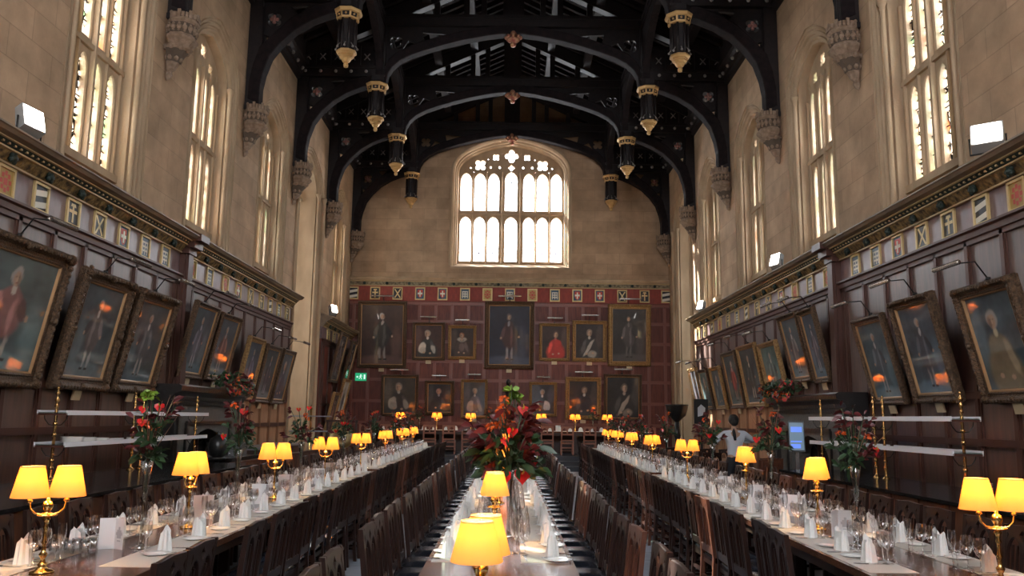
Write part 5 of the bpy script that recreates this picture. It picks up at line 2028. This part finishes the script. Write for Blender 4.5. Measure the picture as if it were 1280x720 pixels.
def anthurium(m, sp, c, d, r):
    d = Vector(d).normalized()
    a = d.cross(Vector((0, 0, 1)))
    if a.length < .1: a = Vector((1, 0, 0))
    a.normalize()
    b = a.cross(d).normalized()
    c = Vector(c)
    pts = [c]
    n = 14
    for i in range(n):
        t = 2 * pi * i / n
        x = sin(t) ** 3
        y = (13 * cos(t) - 5 * cos(2 * t) - 2 * cos(3 * t) - cos(4 * t)) / 16
        pts.append(c + a * x * r + b * y * r + d * (.25 * r * (x * x)))
    m.add(pts, [(0, i + 1, (i + 1) % n + 1) for i in range(n)], True)
    sp.tube([c + b * .2 * r, c + b * .3 * r + d * r * .5, c + b * .8 * r + d * r * .6], [.12 * r, .1 * r, .03 * r], 6)


def bouquet(seed, R, H, label, loc, group='tall bouquets', mix=(1, 1, 1, 1), lime=False, stem0=.42, vertical=.35, base=-.26):
    """origin at the vase rim"""
    rnd = random.Random(seed)
    root = thing('flower_bouquet', label, 'flowers', loc, 0, group)
    st, lf, bg, rd, og, sp, tw, yl = [MB() for _ in range(8)]

    def tip(spread=1., zmin=.15):
        a = rnd.uniform(0, 2 * pi)
        e = rnd.uniform(zmin, 1)
        rr = R * spread * rnd.uniform(.35, 1) * (1 - .45 * e ** 2)
        return Vector((rr * cos(a), rr * sin(a), H * e))

    def stem(t, r=.004):
        st.tube([(rnd.uniform(-.008, .008), rnd.uniform(-.008, .008), base + .02), (0, 0, 0.02), (t.x * .5, t.y * .5, t.z * .6), tuple(t)], r, 5)
    for k in range(int(26 * mix[0])):      # green leaves, lower
        t = tip(.8, -.05)
        t.z *= .65
        stem(t, .003)
        for q in range(5):
            leaf(lf, t * rnd.uniform(.5, 1), (t.x + rnd.uniform(-.15, .15), t.y + rnd.uniform(-.15, .15), rnd.uniform(-.1, .2)), rnd.uniform(.07, .13) * (R / .3), .022 * R / .3, rnd)
    for k in range(int(9 * mix[1])):       # burgundy sprays
        t = tip(1.05, .1)
        stem(t, .004)
        for q in range(9):
            p = t * rnd.uniform(.65, 1.05)
            leaf(bg, p, (t.x * 2 + rnd.uniform(-.3, .3), t.y * 2 + rnd.uniform(-.3, .3), rnd.uniform(-.1, .45)), rnd.uniform(.06, .13) * (R / .3), .020 * R / .3, rnd)
    for k in range(int(4 * mix[2])):       # red anthuriums
        t = tip(.8, .05)
        stem(t, .005)
        rd, sp = MB(), MB()
        anthurium(rd, sp, t, (t.x * 1.3 + rnd.uniform(-.1, .1), -abs(t.y) - .25, rnd.uniform(.0, .25)), rnd.uniform(.036, .052) * (R / .3) ** .5)
        sp.build('spadix', YELL, rd.build('red_anthurium', REDF, root))
    for k in range(int(5 * mix[3])):       # orange heads
        t = tip(.6, .45)
        stem(t, .004)
        for q in range(24):
            d = Vector((rnd.uniform(-1, 1), rnd.uniform(-1, 1), rnd.uniform(-.5, 1))).normalized()
            leaf(og, t + d * .012, d, rnd.uniform(.022, .04) * (R / .3) ** .5, .010, rnd)
    if lime:
        for k in range(3):
            t = tip(.35, .8) + Vector((0, 0, H * .12))
            stem(t, .004)
            for q in range(14):
                d = Vector((rnd.uniform(-1, 1), rnd.uniform(-1, 1), rnd.uniform(-.3, 1))).normalized()
                leaf(yl, t + d * .01, d, .06 * (R / .3), .02, rnd)
    for k in range(7):
        t = tip(1.1, .5) * 1.12
        tw.tube([(0, 0, 0), tuple(t * .6), tuple(t)], [.003, .0025, .001], 4)
    st.build('stems', LEAFD, root)
    o = lf.build('leaves', LEAFD, root)
    o = bg.build('burgundy_leaves', BURG, root)
    if og.v: og.build('orange_blooms', ORNG, root)
    if yl.v: yl.build('lime_blooms', LEAFL, root)
    tw.build('twigs', TWIG, root)
    return root


sd_ = 3
for t, lst in vase_spots.items():
    for i, (x, y) in enumerate(lst):
        wh = '%s from near end of %s table' % (nth(i), t)
        vasef((x, y, .7605), 0, 'tall clear trumpet vase, %s' % wh, 'trumpet vases on the long tables', scale=(1, 1, 1) if t == 'centre' else (.9, .9, 1.14))
        sd_ += 1
        if t == 'centre' and i == 0:
            bq = bouquet(21, .36, .58, 'large bouquet of red anthuriums, orange blooms and dark leaves on the centre table', (x, y, 1.22), mix=(1.7, 3.0, 1.3, 2.2), lime=True, base=-.18)
            for c_, d_, r_ in (((-.06, -.12, -.02), (-.2, -1, .15), .085), ((.10, -.10, .0), (.3, -1, .1), .07)):
                q1, q2 = MB(), MB()
                anthurium(q1, q2, c_, d_, r_)
                a_ = q1.build('large_anthurium', REDF, bq)
                q2.build('spadix', YELL, a_)
        else:
            bouquet(sd_, .235, .44, 'red and burgundy bouquet in a tall vase, %s' % wh, (x, y, .76 + .57), mix=(.55, 1.0, .75, .5), lime=(t == 'left' and i == 0), base=-.22)

# ---- high table on the dais
root = thing('high_table', 'long high table with white top standing on the dais before the far wall', 'table', (0, 29.2, .45))
MB().box(-5.0, 5.0, -.42, .42, .715, .76).build('table_top', TABLE, root)
m = MB()
m.box(-4.9, 4.9, -.36, -.33, .62, .715)
m.box(-4.9, 4.9, .33, .36, .62, .715)
m.build('apron', TABLED, root)
for x in (-4.6, -2.3, 0, 2.3, 4.6):
    MB().box(x - .05, x + .05, -.3, .3, 0, .715).build('leg', TABLED, root)
o = MB().box(-4.95, 4.95, 28.79, 29.61, 1.2105, 1.213).build('table_runner', PAPER)
tag(o, 'white runner covering the high table on the dais', 'table runner')
m = MB()
m.box(-5.2, 5.2, 29.75, 29.8, .45, 1.05)
o = m.build('wooden_screen', TABLED)
tag(o, 'dark wooden screen behind the high table', 'screen')
chH = make_chair(CHAIRD, .94, 'twin', seatm=mat('brown_leather', (.06, .03, .02), .4), name='high_table_chair')
hx = [-4.75, -4.05, -3.4, -2.62, -1.98, -1.34, -.60, .68, 1.30, 1.97, 2.72, 3.4, 4.1, 4.7]
for i, x in enumerate(hx):
    chH((x, 28.2, .45), 0, 'brown twin-arched chair at the high table, %s from the left' % nth(i), 'chairs at the high table')


def fan_napkin():
    n = 10
    vs = [(.06 * cos(pi * i / n), -.004, .13 * sin(pi * i / n) ** .8) for i in range(n + 1)] + [(.06 * cos(pi * i / n), .004 + .02 * (i % 2), .13 * sin(pi * i / n) ** .8) for i in range(n + 1)]
    fs = [tuple(range(n + 1)), tuple(range(n + 1, 2 * n + 2))] + [(i, i + 1, n + 2 + i, n + 1 + i) for i in range(n)]
    return placer(tag(MB().add(vs, fs).build('fan_napkin', WHITE), 'f', 'napkin'))


fn = fan_napkin()
x, i = -4.7, 0
while x < 4.8:
    fn((x, 28.98, 1.213), 0, 'white fan-folded napkin standing along the high table, %s from the left' % nth(i), 'fan napkins on the high table', scale=(1.3, 1, 1.15))
    x += .36
    i += 1
for i, x in enumerate((-3.75, -2.49, -1.31, 1.15, 2.33, 3.45)):
    put_lamp(x, 29.2, 1.2135, 0, 'brass twin-shade lamp on the high table, %s from the left' % nth(i), 'brass lamps on the high table')
for i, x in enumerate((-3.9, -1.0, 1.72, 3.9)):
    card((x, 29.05, 1.2135), 0, 'white menu card standing on the high table, %s from the left' % nth(i), 'menu cards on the high table')
for i, x in enumerate((-3.1, -.62, 2.95)):
    vasef((x, 29.25, 1.2135), 0, 'slim glass vase on the high table, %s from the left' % nth(i), 'vases on the high table', scale=(.8, .8, .8))
    bouquet(60 + i, .22, .40, 'small bouquet of orange and red sprays on the high table, %s from the left' % nth(i), (x, 29.25, 1.2135 + .4), 'bouquets on the high table', mix=(.4, .9, .4, .8), base=-.16)
# dark bust behind the table at the centre
root = thing('bronze_bust', 'small dark bust on a bracket at the centre of the far wall, above the bouquet', 'bust', (-.02, YP - .22, 2.35))
MB().lathe([(.10, 0), (.11, .05), (.06, .08), (.05, .16), (.09, .2), (.17, .27), (.19, .34), (.12, .42), (.055, .46), (.055, .52)], seg=14).build('torso', BLACKM, root)
hm = MB().ball((0, 0, .62), .085, 12, 8, 1.3)
hm.ball((0, -.09, .61), .018, 6, 4)
hm.build('head', BLACKM, root)
MB().box(-.14, .14, -.1, .2, -.14, 0).build('bracket', OAKRM, root)

# ================================================================== SERVING COUNTERS, SHELVES, FIREPLACES
for s in (-1, 1):
    side = 'left' if s < 0 else 'right'
    xi, xo = (3.93, 5.25) if s < 0 else (4.30, 5.3)
    y1 = 13.15 if s < 0 else 13.25
    root = thing('serving_counter', 'long panelled oak serving counter with black polished top along the %s side' % side, 'counter', (0, 0, 0), group='serving counters')
    m = MB()
    m.box(s * xi, s * xo, 3.2, y1, 0, .87)
    m.build('counter_body', mat('counter_oak', (.15, .060, .030), .38, spec=.5, var=((3, 3, .4), (.09, .034, .02), 5)), root)
    m = MB()
    m.box(s * (xi - .04), s * (xo + .04), 3.15, y1 + .04, .87, .905)
    m.build('counter_top', COUNTER, root)
    m = MB()
    y = 3.3
    while y < y1:
        m.box(s * xi, s * (xi - .018), y, y + .07, 0, .87)
        y += .62
    m.box(s * xi, s * (xi - .02), 3.2, y1, 0, .12)
    m.build('counter_stiles', OAKM, root)


# brass and glass shelf units
def shelf_unit():
    """origin at counter level, near end; runs along +y for 2.15 m"""
    root = thing('brass_shelf_unit', 's', 'shelf')
    L = 2.12
    for y in (.08, L - .08):
        m = MB()
        m.lathe([(.05, 0), (.05, .01), (.022, .03), (.017, .05), (.017, .80), (.024, .81), (.017, .83), (.017, .86), (.028, .88), (.012, .905), (.014, .93), (.028, .95), (.02, .97), (.006, .99), (.02, 1.01), (.003, 1.04)], (0, y, 0), 10)
        for z in (.14, .22, .50, .62):
            m.ball((0, y, z), .028, 8, 5)
        p = m.build('brass_post', mat('aged_brass', (.62, .36, .14), .25, metal=1), root)
        c = MB()
        for z in (.38, .72):
            for s in (-1, 1):
                c.tube([(0, y, z - .12), (s * .07, y, z - .11), (s * .12, y, z - .05), (s * .13, y, z)], .006, 6)
        c.build('scroll_bracket', BLACKM, p)
        for z in (.385, .735):
            MB().box(-.17, .17, y - .02 if y > 1 else y - .08, y + .02 if y < 1 else y + .08, z - .022, z).build('end_rail', OAKM, root)
    for z in (.385, .735):
        b = MB().box(-.155, .155, 0, L, z, z + .012)
        sh = b.build('glass_shelf', glass_mat('shelf_glass', (.75, .85, .82), .12, .03, .7) if 'sg' not in MATS else MATS['sg'], root)
        MATS['sg'] = sh.data.materials[0]
        e = MB()
        for s in (-1, 1):
            e.box(s * .155, s * .172, .0, L, z - .018, z + .034)
        e.build('shelf_edge', WHITEP, sh)
    return placer(freeze(root))


su = shelf_unit()
su((-5.05, 9.28, .905), 0, 'two-tier brass and glass serving shelf on the left counter, nearer unit', 'brass serving shelves')
su((-5.05, 11.52, .905), 0, 'two-tier brass and glass serving shelf on the left counter, farther unit', 'brass serving shelves')
su((5.05, 9.25, .955 - .05), 0, 'two-tier brass and glass serving shelf on the right counter, nearer unit', 'brass serving shelves', scale=(1, 1, 1.07))
su((5.05, 11.5, .905), 0, 'two-tier brass and glass serving shelf on the right counter, farther unit', 'brass serving shelves', scale=(1, 1, 1.07))

dplate = placer(lathe_thing('dinner_plate', [(.0001, .004), (.075, .004), (.085, .008), (.125, .020), (.128, .018), (.085, .0), (.0001, 0)], CHINA, 24, 'plate'))


def plate_stack(x, y, z, n, where, dz=.0135):
    for k in range(n):
        dplate((x + crnd.uniform(-.004, .004), y + crnd.uniform(-.004, .004), z + k * dz), 0, 'white dinner plate, %s up in the stack %s' % (nth(k), where), 'stacked dinner plates')


plate_stack(-5.05, 9.75, .905 + .398, 5, 'nearest on the left lower shelf')
plate_stack(-5.05, 10.06, .905 + .398, 4, 'second on the left lower shelf')
plate_stack(-5.05, 10.38, .905 + .398, 3, 'third on the left lower shelf')
plate_stack(4.52, 8.15, .905, 13, 'below the near right shelf')
plate_stack(4.60, 7.3, .905, 7, 'near the right edge of the right counter')
plate_stack(-4.35, 6.9, .905, 9, 'at the near end of the left counter')
plate_stack(-4.72, 6.95, .905, 5, 'at the back of left counter')


# ---- fireplaces
for s in (-1, 1):
    side = 'left' if s < 0 else 'right'
    yc, hw = 15.3, 1.85
    root = thing('fireplace', 'large dark stone fireplace with a heavy moulded mantel in the %s wall' % side, 'fireplace', (0, 0, 0), group='fireplaces')
    m = MB()
    xw, xf = 5.84, 5.45
    me = curve_mesh([[(-hw + .1, 0), (-.95, 0), (-.95, .95)] + [(x, z) for x, z in arch_pts(.95, .95, .45, 8)][1:-1] + [(.95, .95), (.95, 0), (hw - .1, 0), (hw - .1, 1.88), (-hw + .1, 1.88)]], .17, .01)
    m.merge(me, T(s * 5.64, yc, 0) @ M_YZ)
    m.build('surround', GREYST, root)
    m = MB()
    for q in (-1, 1):
        m.box(s * 5.84, s * 5.40, yc + q * (hw - .30), yc + q * (hw - .02), 0, 1.86)
        m.lathe([(.09, 0), (.09, .2), (.06, .26), (.06, 1.6), (.09, 1.7), (.09, 1.8)], (s * 5.40, yc + q * (hw - .16), 0), 10)
        m.box(s * 5.46, s * 5.42, yc + q * 1.1 - .03, yc + q * 1.1 + .03, .1, 1.5)
    m.box(s * 5.46, s * 5.42, yc - 1.1, yc + 1.1, 1.47, 1.53)
    m.build('pilasters', BLACKST, root)
    m = MB()
    pth = [((s * 5.80, yc - hw, 0), (-s, 0, 0), (0, 0, 1)), ((s * 5.80, yc + hw, 0), (-s, 0, 0), (0, 0, 1))]
    prof = [(.0, 1.80), (.38, 1.80), (.40, 1.86), (.36, 1.88), (.38, 1.94), (.46, 2.0), (.52, 2.02), (.53, 2.10), (.48, 2.13), (0, 2.13)]
    m.sweep(pth, prof)
    for y in (yc - hw, yc + hw):
        m.add([(s * (5.80 - a), y, z) for a, z in prof], [tuple(range(len(prof)))])
    m.build('mantel_shelf', BLACKST, root)
    MB().box(s * 5.845, s * 5.85, yc - .96, yc + .96, 0, 1.4).build('firebox', SOOT, root)
    # overmantel strip behind pictures
# mantel garlands
def garland(seed, loc, L, label):
    rnd = random.Random(seed)
    root = thing('flower_garland', label, 'flowers', loc, 0, 'mantel garlands')
    lf, bg, rd, og, sp = [MB() for _ in range(5)]
    sd = -1 if loc[0] > 0 else 1
    for k in range(330):
        t = rnd.uniform(-1, 1)
        p = Vector((sd * rnd.uniform(-.05, .26), t * L, rnd.uniform(-.28, .22) * (1 - .3 * abs(t)) + .06))
        if p.z < .05 and p.x * sd < .19: p.z = .05 + abs(p.z) * .5
        (MBx := lf if rnd.random() < .68 else bg)
        leaf(MBx, p, (sd * rnd.uniform(-.2, 1), rnd.uniform(-1, 1), rnd.uniform(-.5, .7)), rnd.uniform(.07, .15), .024, rnd)
    for k in range(9):
        t = rnd.uniform(-.9, .9)
        rd, sp = MB(), MB()
        anthurium(rd, sp, (sd * .2, t * L, rnd.uniform(-.1, .24)), (sd, -.5, .2), .06)
        sp.build('spadix', YELL, rd.build('red_anthurium', REDF, root))
    for k in range(13):
        c = Vector((sd * rnd.uniform(.1, .26), rnd.uniform(-.9, .9) * L, rnd.uniform(-.12, .2)))
        for q in range(14):
            d = Vector((rnd.uniform(-1, 1), rnd.uniform(-1, 1), rnd.uniform(-1, 1))).normalized()
            leaf(og, c + d * .012, d, .045, .013, rnd)
    lf.build('leaves', LEAFD, root)
    bg.build('burgundy_leaves', BURG, root)
    og.build('orange_blooms', ORNG, root)


garland(5, (-5.42, 16.1, 2.16), .85, 'green garland with red and orange flowers spilling over the left mantelpiece')
garland(6, (5.42, 16.3, 2.16), 1.0, 'green garland with orange and red flowers spilling over the right mantelpiece')

# ---- low dark cupboard beyond the left fireplace
root = thing('sideboard', 'long dark sideboard with a grey top beyond the left fireplace', 'sideboard', (-5.52, 19.5, 0))
MB().box(-.28, .28, -1.9, 1.9, 0, .92).build('sideboard_body', TABLED, root)
MB().box(-.31, .31, -1.94, 1.94, .92, .97).build('sideboard_top', mat('grey_slate_top', (.22, .22, .24), .3), root)
for k in range(4):
    MB().box(.28, .30, -1.8 + k * .92, -.98 + k * .92, .08, .86).build('door', OAKM, root)
# dark benching and low screen beyond the counter on the left
root = thing('bench_screen', 'low panelled oak screen between the left counter and the oriel', 'screen', (-4.35, 16.6, 0))
MB().box(-.04, .04, -3.2, 3.0, 0, .86).build('screen_panel', mat('counter_oak', (1, 1, 1)), root)
MB().box(-.06, .06, -3.24, 3.04, .86, .90).build('top_rail', OAKM, root)
m = MB()
for k in range(11):
    m.box(.04, .055, -3.1 + k * .6, -3.03 + k * .6, 0, .86)
m.build('stiles', OAKM, root)

# items by the left hearth
root = thing('coffee_urn', 'squat black urn on a stand before the left fireplace', 'urn', (-4.75, 13.8, .0))
MB().lathe([(.16, 0), (.16, .02), (.03, .04), (.03, .9), (.14, .92), (.15, .96)], seg=14).build('stand', BLACKM, root)
MB().lathe([(.08, .96), (.13, 1.0), (.15, 1.12), (.13, 1.25), (.06, 1.30), (.02, 1.34), (.03, 1.36), (.001, 1.38)], seg=16).build('urn_body', BLACKM, root)
MB().tube([(.14, 0, 1.03), (.2, 0, 1.03), (.2, 0, .99)], .01, 6).build('tap', CHROME, root)
root = thing('cutlery_box', 'grey metal cutlery box on the dark chest by the left hearth', 'box', (-5.0, 15.6, .90))
MB().box(-.12, .12, -.16, .16, 0, .24).build('box_body', mat('grey_tin', (.22, .22, .23), .4, metal=.5), root)
MB().tube([(.0, .04, .24), (.02, .1, .48)], [.006, .012], 6).build('ladle', CHROME, root)
root = thing('dark_chest', 'low black chest standing in front of the left fireplace', 'chest', (-5.0, 15.4, 0))
MB().box(-.22, .22, -.8, .8, .0, .86).build('chest_body', BLACKM, root)
MB().box(-.24, .24, -.83, .83, .86, .90).build('lid', BLACKST, root)

# ---- gong
root = thing('brass_gong', 'large round brass gong standing by the left oriel', 'gong', (-4.62, 23.3, 0))
M0 = MB()
prof = [(.0001, .03), (.08, .03), (.10, .0), (.30, -.01), (.33, .02), (.345, .05), (.34, .06)]
g = MB().lathe(prof, seg=28, cap=False)
rot = Matrix.Rotation(radians(72), 4, 'X')
g2 = MB()
g2.add([tuple(T(0, 0, 1.08) @ Matrix.Rotation(radians(25), 4, 'Z') @ rot @ Vector(v)) for v in g.v], g.f, True)
g2.build('gong_disc', mat('worn_brass', (.42, .33, .17), .3, metal=.9), root)
m = MB()
for x in (-.4, .4):
    m.box(x - .025, x + .025, -.02, .03, 0, 1.5)
    m.box(x - .04, x + .04, -.25, .25, 0, .05)
m.box(-.44, .44, -.02, .03, 1.48, 1.54)
m.build('gong_stand', TABLED, root)

# tall gilt candle stand with tray by the oriel
root = thing('serving_stand', 'slim brass stand with two flat trays beside the gong', 'stand', (-4.55, 19.3, 0))
MB().lathe([(.14, 0), (.14, .02), (.02, .05), (.02, 1.78), (.03, 1.8), (.01, 1.86), (.001, 1.9)], seg=10).build('brass_post', BRASS, root)
for z in (1.28, 1.62):
    MB().box(-.45, .45, -.14, .14, z, z + .03).build('tray', mat('grey_tray', (.25, .25, .28), .35), root)

# ---- black pedestal urn beyond the right table
root = thing('pedestal_urn', 'tall black pedestal with a wide bowl at the far right, before the oriel', 'urn', (4.95, 24.6, .0))
MB().lathe([(.24, 0), (.24, .12), (.18, .16), (.10, .30), (.07, .6), (.07, 1.1), (.10, 1.2), (.08, 1.3), (.07, 1.6)], seg=14).build('pedestal', BLACKM, root)
MB().lathe([(.07, 1.6), (.12, 1.66), (.26, 1.78), (.31, 1.95), (.33, 2.06), (.35, 2.10), (.30, 2.10), (.26, 1.95), (.001, 1.85)], seg=20, cap=False).build('bowl', BLACKM, root)
root = thing('notice_board', 'small black board with a white emblem standing by the right oriel', 'board', (5.50, 23.9, 1.55))
MB().box(-.2, .2, -.02, .02, 0, .7).build('board', BLACKM, root)
MB().box(-.03, .03, -.02, .02, -1.55, 0).build('post', BLACKM, root)
mm_ = MB()
mm_.add([(-.1, -.022, .2), (.1, -.022, .25), (.12, -.022, .45), (0, -.022, .55), (-.1, -.022, .45)], [(0, 1, 2, 3, 4)])
mm_.build('emblem', mat('emblem_white', (.6, .62, .66), .6), root)

# ---- small table and chairs on the right
root = thing('side_table', 'pale-topped wooden side table with chairs beyond the standing person', 'table', (4.85, 19.6, 0))
MB().box(-.75, .75, -.6, .6, .72, .76).build('table_top', mat('pale_table', (.34, .19, .11), .35), root)
for x in (-.65, .65):
    for y in (-.5, .5):
        MB().box(x - .04, x + .04, y - .04, y + .04, 0, .72).build('leg', TABLED, root)
sl = [(4.35, 20.55, pi), (4.95, 20.6, pi + .1), (5.4, 20.5, pi), (4.45, 18.75, .1), (4.35, 21.4, pi + .2)]
for i, (x, y, a) in enumerate(sl):
    chD((x, y, 0), a, 'dark wooden chair around the pale side table on the right, %s' % ['back left', 'back centre', 'back right', 'facing away', 'standing off behind'][i], 'chairs at the side table')
for i, (x, y, a) in enumerate(((4.72, 15.7, .25), (5.05, 16.35, -.1), (4.45, 14.9, .5))):
    chR((x, y, 0), a, 'red-brown chair standing in front of the right fireplace, %s' % ['middle one', 'closest to the wall', 'closest to the long table'][i], 'chairs by the right fireplace')

# ---- payment terminal with lit blue screen
root = thing('display_stand', 'tall slim stand with a lit blue-grey touch screen by the right fireplace', 'screen', (4.92, 14.35, 0), radians(-10))
MB().box(-.03, .03, -.02, .02, 0, 1.2).build('post', CHROME, root)
MB().box(-.2, .2, -.2, .2, 0, .02).build('base', CHROME, root)
MB().hexa([(-.13, -.05, 1.14), (.13, -.05, 1.14), (.13, -.02, 1.14), (-.13, -.02, 1.14), (-.13, .02, 1.66), (.13, .02, 1.66), (.13, .05, 1.66), (-.13, .05, 1.66)]).build('screen_housing', BLACKM, root)
m = MB()
def scr(x0, x1, z0, z1, e):
    f = lambda z: -.05 + (z - 1.14) / .52 * .07 - e
    return [(x0, f(z0), z0), (x1, f(z0), z0), (x1, f(z1), z1), (x0, f(z1), z1)]
m.add(scr(-.115, .115, 1.17, 1.63, .002), [(0, 1, 2, 3)])
m.build('lit_screen', mat('screen_grey', (.05, .07, .10), .3, emit=(.16, .26, .36), emit_s=.22), root)
m = MB()
m.add(scr(-.09, .09, 1.47, 1.56, .004), [(0, 1, 2, 3)])
m.add(scr(-.10, .06, 1.20, 1.27, .004), [(0, 1, 2, 3)])
m.add(scr(-.10, .08, 1.30, 1.325, .004), [(0, 1, 2, 3)])
m.build('screen_blocks', mat('screen_blue', (.05, .1, .6), .3, emit=(.15, .3, .95), emit_s=.3), root)


# ================================================================== PERSON
def skin(name, verts, edges, m, parent, sub=2):
    """verts: (x,y,z,r or (rx,ry))"""
    me = bpy.data.meshes.new(name)
    me.from_pydata([v[:3] for v in verts], edges, [])
    me.materials.append(m)
    o = bpy.data.objects.new(name, me)
    COL.objects.link(o)
    md = o.modifiers.new('skin', 'SKIN')
    md.use_smooth_shade = True
    if not len(me.skin_vertices):
        import bmesh
        bm = bmesh.new(); bm.from_mesh(me); bm.verts.layers.skin.verify(); bm.to_mesh(me); bm.free()
    for i, v in enumerate(verts):
        r = v[3]
        me.skin_vertices[0].data[i].radius = r if isinstance(r, tuple) else (r, r)
    me.skin_vertices[0].data[0].use_root = True
    sb = o.modifiers.new('sub', 'SUBSURF')
    sb.levels = sub
    sb.render_levels = sub
    dg = bpy.context.evaluated_depsgraph_get()
    me2 = bpy.data.meshes.new_from_object(o.evaluated_get(dg))
    bpy.data.objects.remove(o)
    o = bpy.data.objects.new(name, me2)
    me2.polygons.foreach_set('use_smooth', [True] * len(me2.polygons))
    COL.objects.link(o)
    if parent: o.parent = parent
    return o


SKINM = mat('skin', (.50, .30, .21), .55)
person = thing('person', 'person in a white shirt and dark trousers seen from behind, elbows out, by right wall', 'person', (4.46, 16.6, 0), radians(4))
# facing +y (away from the camera)
bv = [(0, 0, .95, .10), (0, .0, 1.08, .10), (0, -.01, 1.25, .12), (0, -.01, 1.40, .11), (0, -.005, 1.48, .05), (0, .015, 1.54, .052),
      (0, .02, 1.60, .085), (0, .02, 1.66, .08),
      (-.09, 0, .88, .085), (-.10, .02, .50, .055), (-.105, -.02, .10, .038), (-.11, .09, .035, .035),
      (.09, 0, .88, .085), (.11, .04, .50, .055), (.12, -.02, .10, .038), (.125, .09, .035, .035),
      (-.19, -.01, 1.40, .052), (-.38, .05, 1.24, .042), (-.30, .24, 1.20, .032), (-.25, .31, 1.20, .026),
      (.19, -.01, 1.40, .052), (.40, .04, 1.27, .042), (.24, .22, 1.24, .032), (.17, .28, 1.24, .026)]
be = [(0, 1), (1, 2), (2, 3), (3, 4), (4, 5), (5, 6), (6, 7), (0, 8), (8, 9), (9, 10), (10, 11), (0, 12), (12, 13), (13, 14), (14, 15), (3, 16), (16, 17), (17, 18), (18, 19), (3, 20), (20, 21), (21, 22), (22, 23)]
body = skin('body', bv, be, SKINM, person)
for s, wr in ((-1, (-.25, .31, 1.20)), (1, (.17, .28, 1.24))):
    W_ = Vector(wr)
    d = Vector((-s * .65, .75, .0)).normalized()
    a = Vector((0, 0, 1))
    hv = [(*W_, .024), (*(W_ + d * .045), (.018, .038))]
    he = [(0, 1)]
    for k in range(4):
        q = W_ + d * .085 + a * (.03 - .02 * k)
        L = (.032, .036, .034, .026)[k]
        n = len(hv)
        hv += [(*q, .0095), (*(q + d * L), .0085), (*(q + d * L * 1.5 + Vector((s * .02, .012, -.01))), .0075)]
        he += [(1, n), (n, n + 1), (n + 1, n + 2)]
    n = len(hv)
    hv += [(*(W_ + d * .03 + a * .035), .011), (*(W_ + d * .06 + a * .06), .009)]
    he += [(0, n), (n, n + 1)]
    skin('hand', hv, he, SKINM, person, 1)
sv = [(0, 0, .90, (.158, .12)), (0, 0, 1.06, (.15, .11)), (0, -.01, 1.22, (.165, .125)), (0, -.01, 1.36, (.165, .115)), (0, -.0, 1.455, (.075, .07)),
      (-.20, -.01, 1.39, .072), (-.385, .05, 1.235, .057), (-.31, .22, 1.20, .044),
      (.20, -.01, 1.39, .072), (.405, .04, 1.265, .057), (.26, .205, 1.24, .044)]
se = [(0, 1), (1, 2), (2, 3), (3, 4), (3, 5), (5, 6), (6, 7), (3, 8), (8, 9), (9, 10)]
skin('shirt', sv, se, mat('white_shirt', (.66, .68, .74), .75, bump=(14, .4)), person)
tv = [(0, 0, 1.03, (.145, .105)), (0, 0, .90, (.15, .115)), (-.095, 0, .80, .098), (-.105, .02, .48, .072), (-.11, -.015, .07, .062), (.095, 0, .80, .098), (.115, .035, .48, .072), (.125, -.015, .07, .062)]
te = [(0, 1), (1, 2), (2, 3), (3, 4), (1, 5), (5, 6), (6, 7)]
skin('trousers', tv, te, mat('dark_trousers', (.012, .013, .018), .7), person)
for s in (-1, 1):
    x = .118 * s
    m = MB()
    m.ball((x, .06, .035), .055, 10, 6, .65)
    m.ball((x, -.02, .04), .048, 10, 6, .8)
    m.ball((x, .12, .03), .045, 10, 6, .6)
    m.build('shoe', BLACKM, person)
m = MB()
m.ball((0, .005, 1.665), .102, 14, 10, 1.05)
m.ball((0, .02, 1.71), .09, 12, 8, .8)
m.ball((0, -.03, 1.62), .078, 12, 8, 1.0)
m.build('hair', mat('dark_hair', (.010, .008, .007), .5, bump=(60, .8)), person)
m = MB()
for s in (-1, 1): m.ball((s * .088, .025, 1.60), .022, 8, 6, 1.5)
m.ball((0, .115, 1.59), .016, 6, 5, 1.3)
m.build('ears_and_nose', SKINM, person)
m = MB()
m.tube([(-.02, -.05, 1.49), (-.05, -.135, 1.44), (-.045, -.15, 1.36), (-.03, -.15, 1.27)], [.014, .03, .032, .024], 8)
m.build('tie_over_shoulder', mat('black_tie', (.01, .01, .012), .6), person)
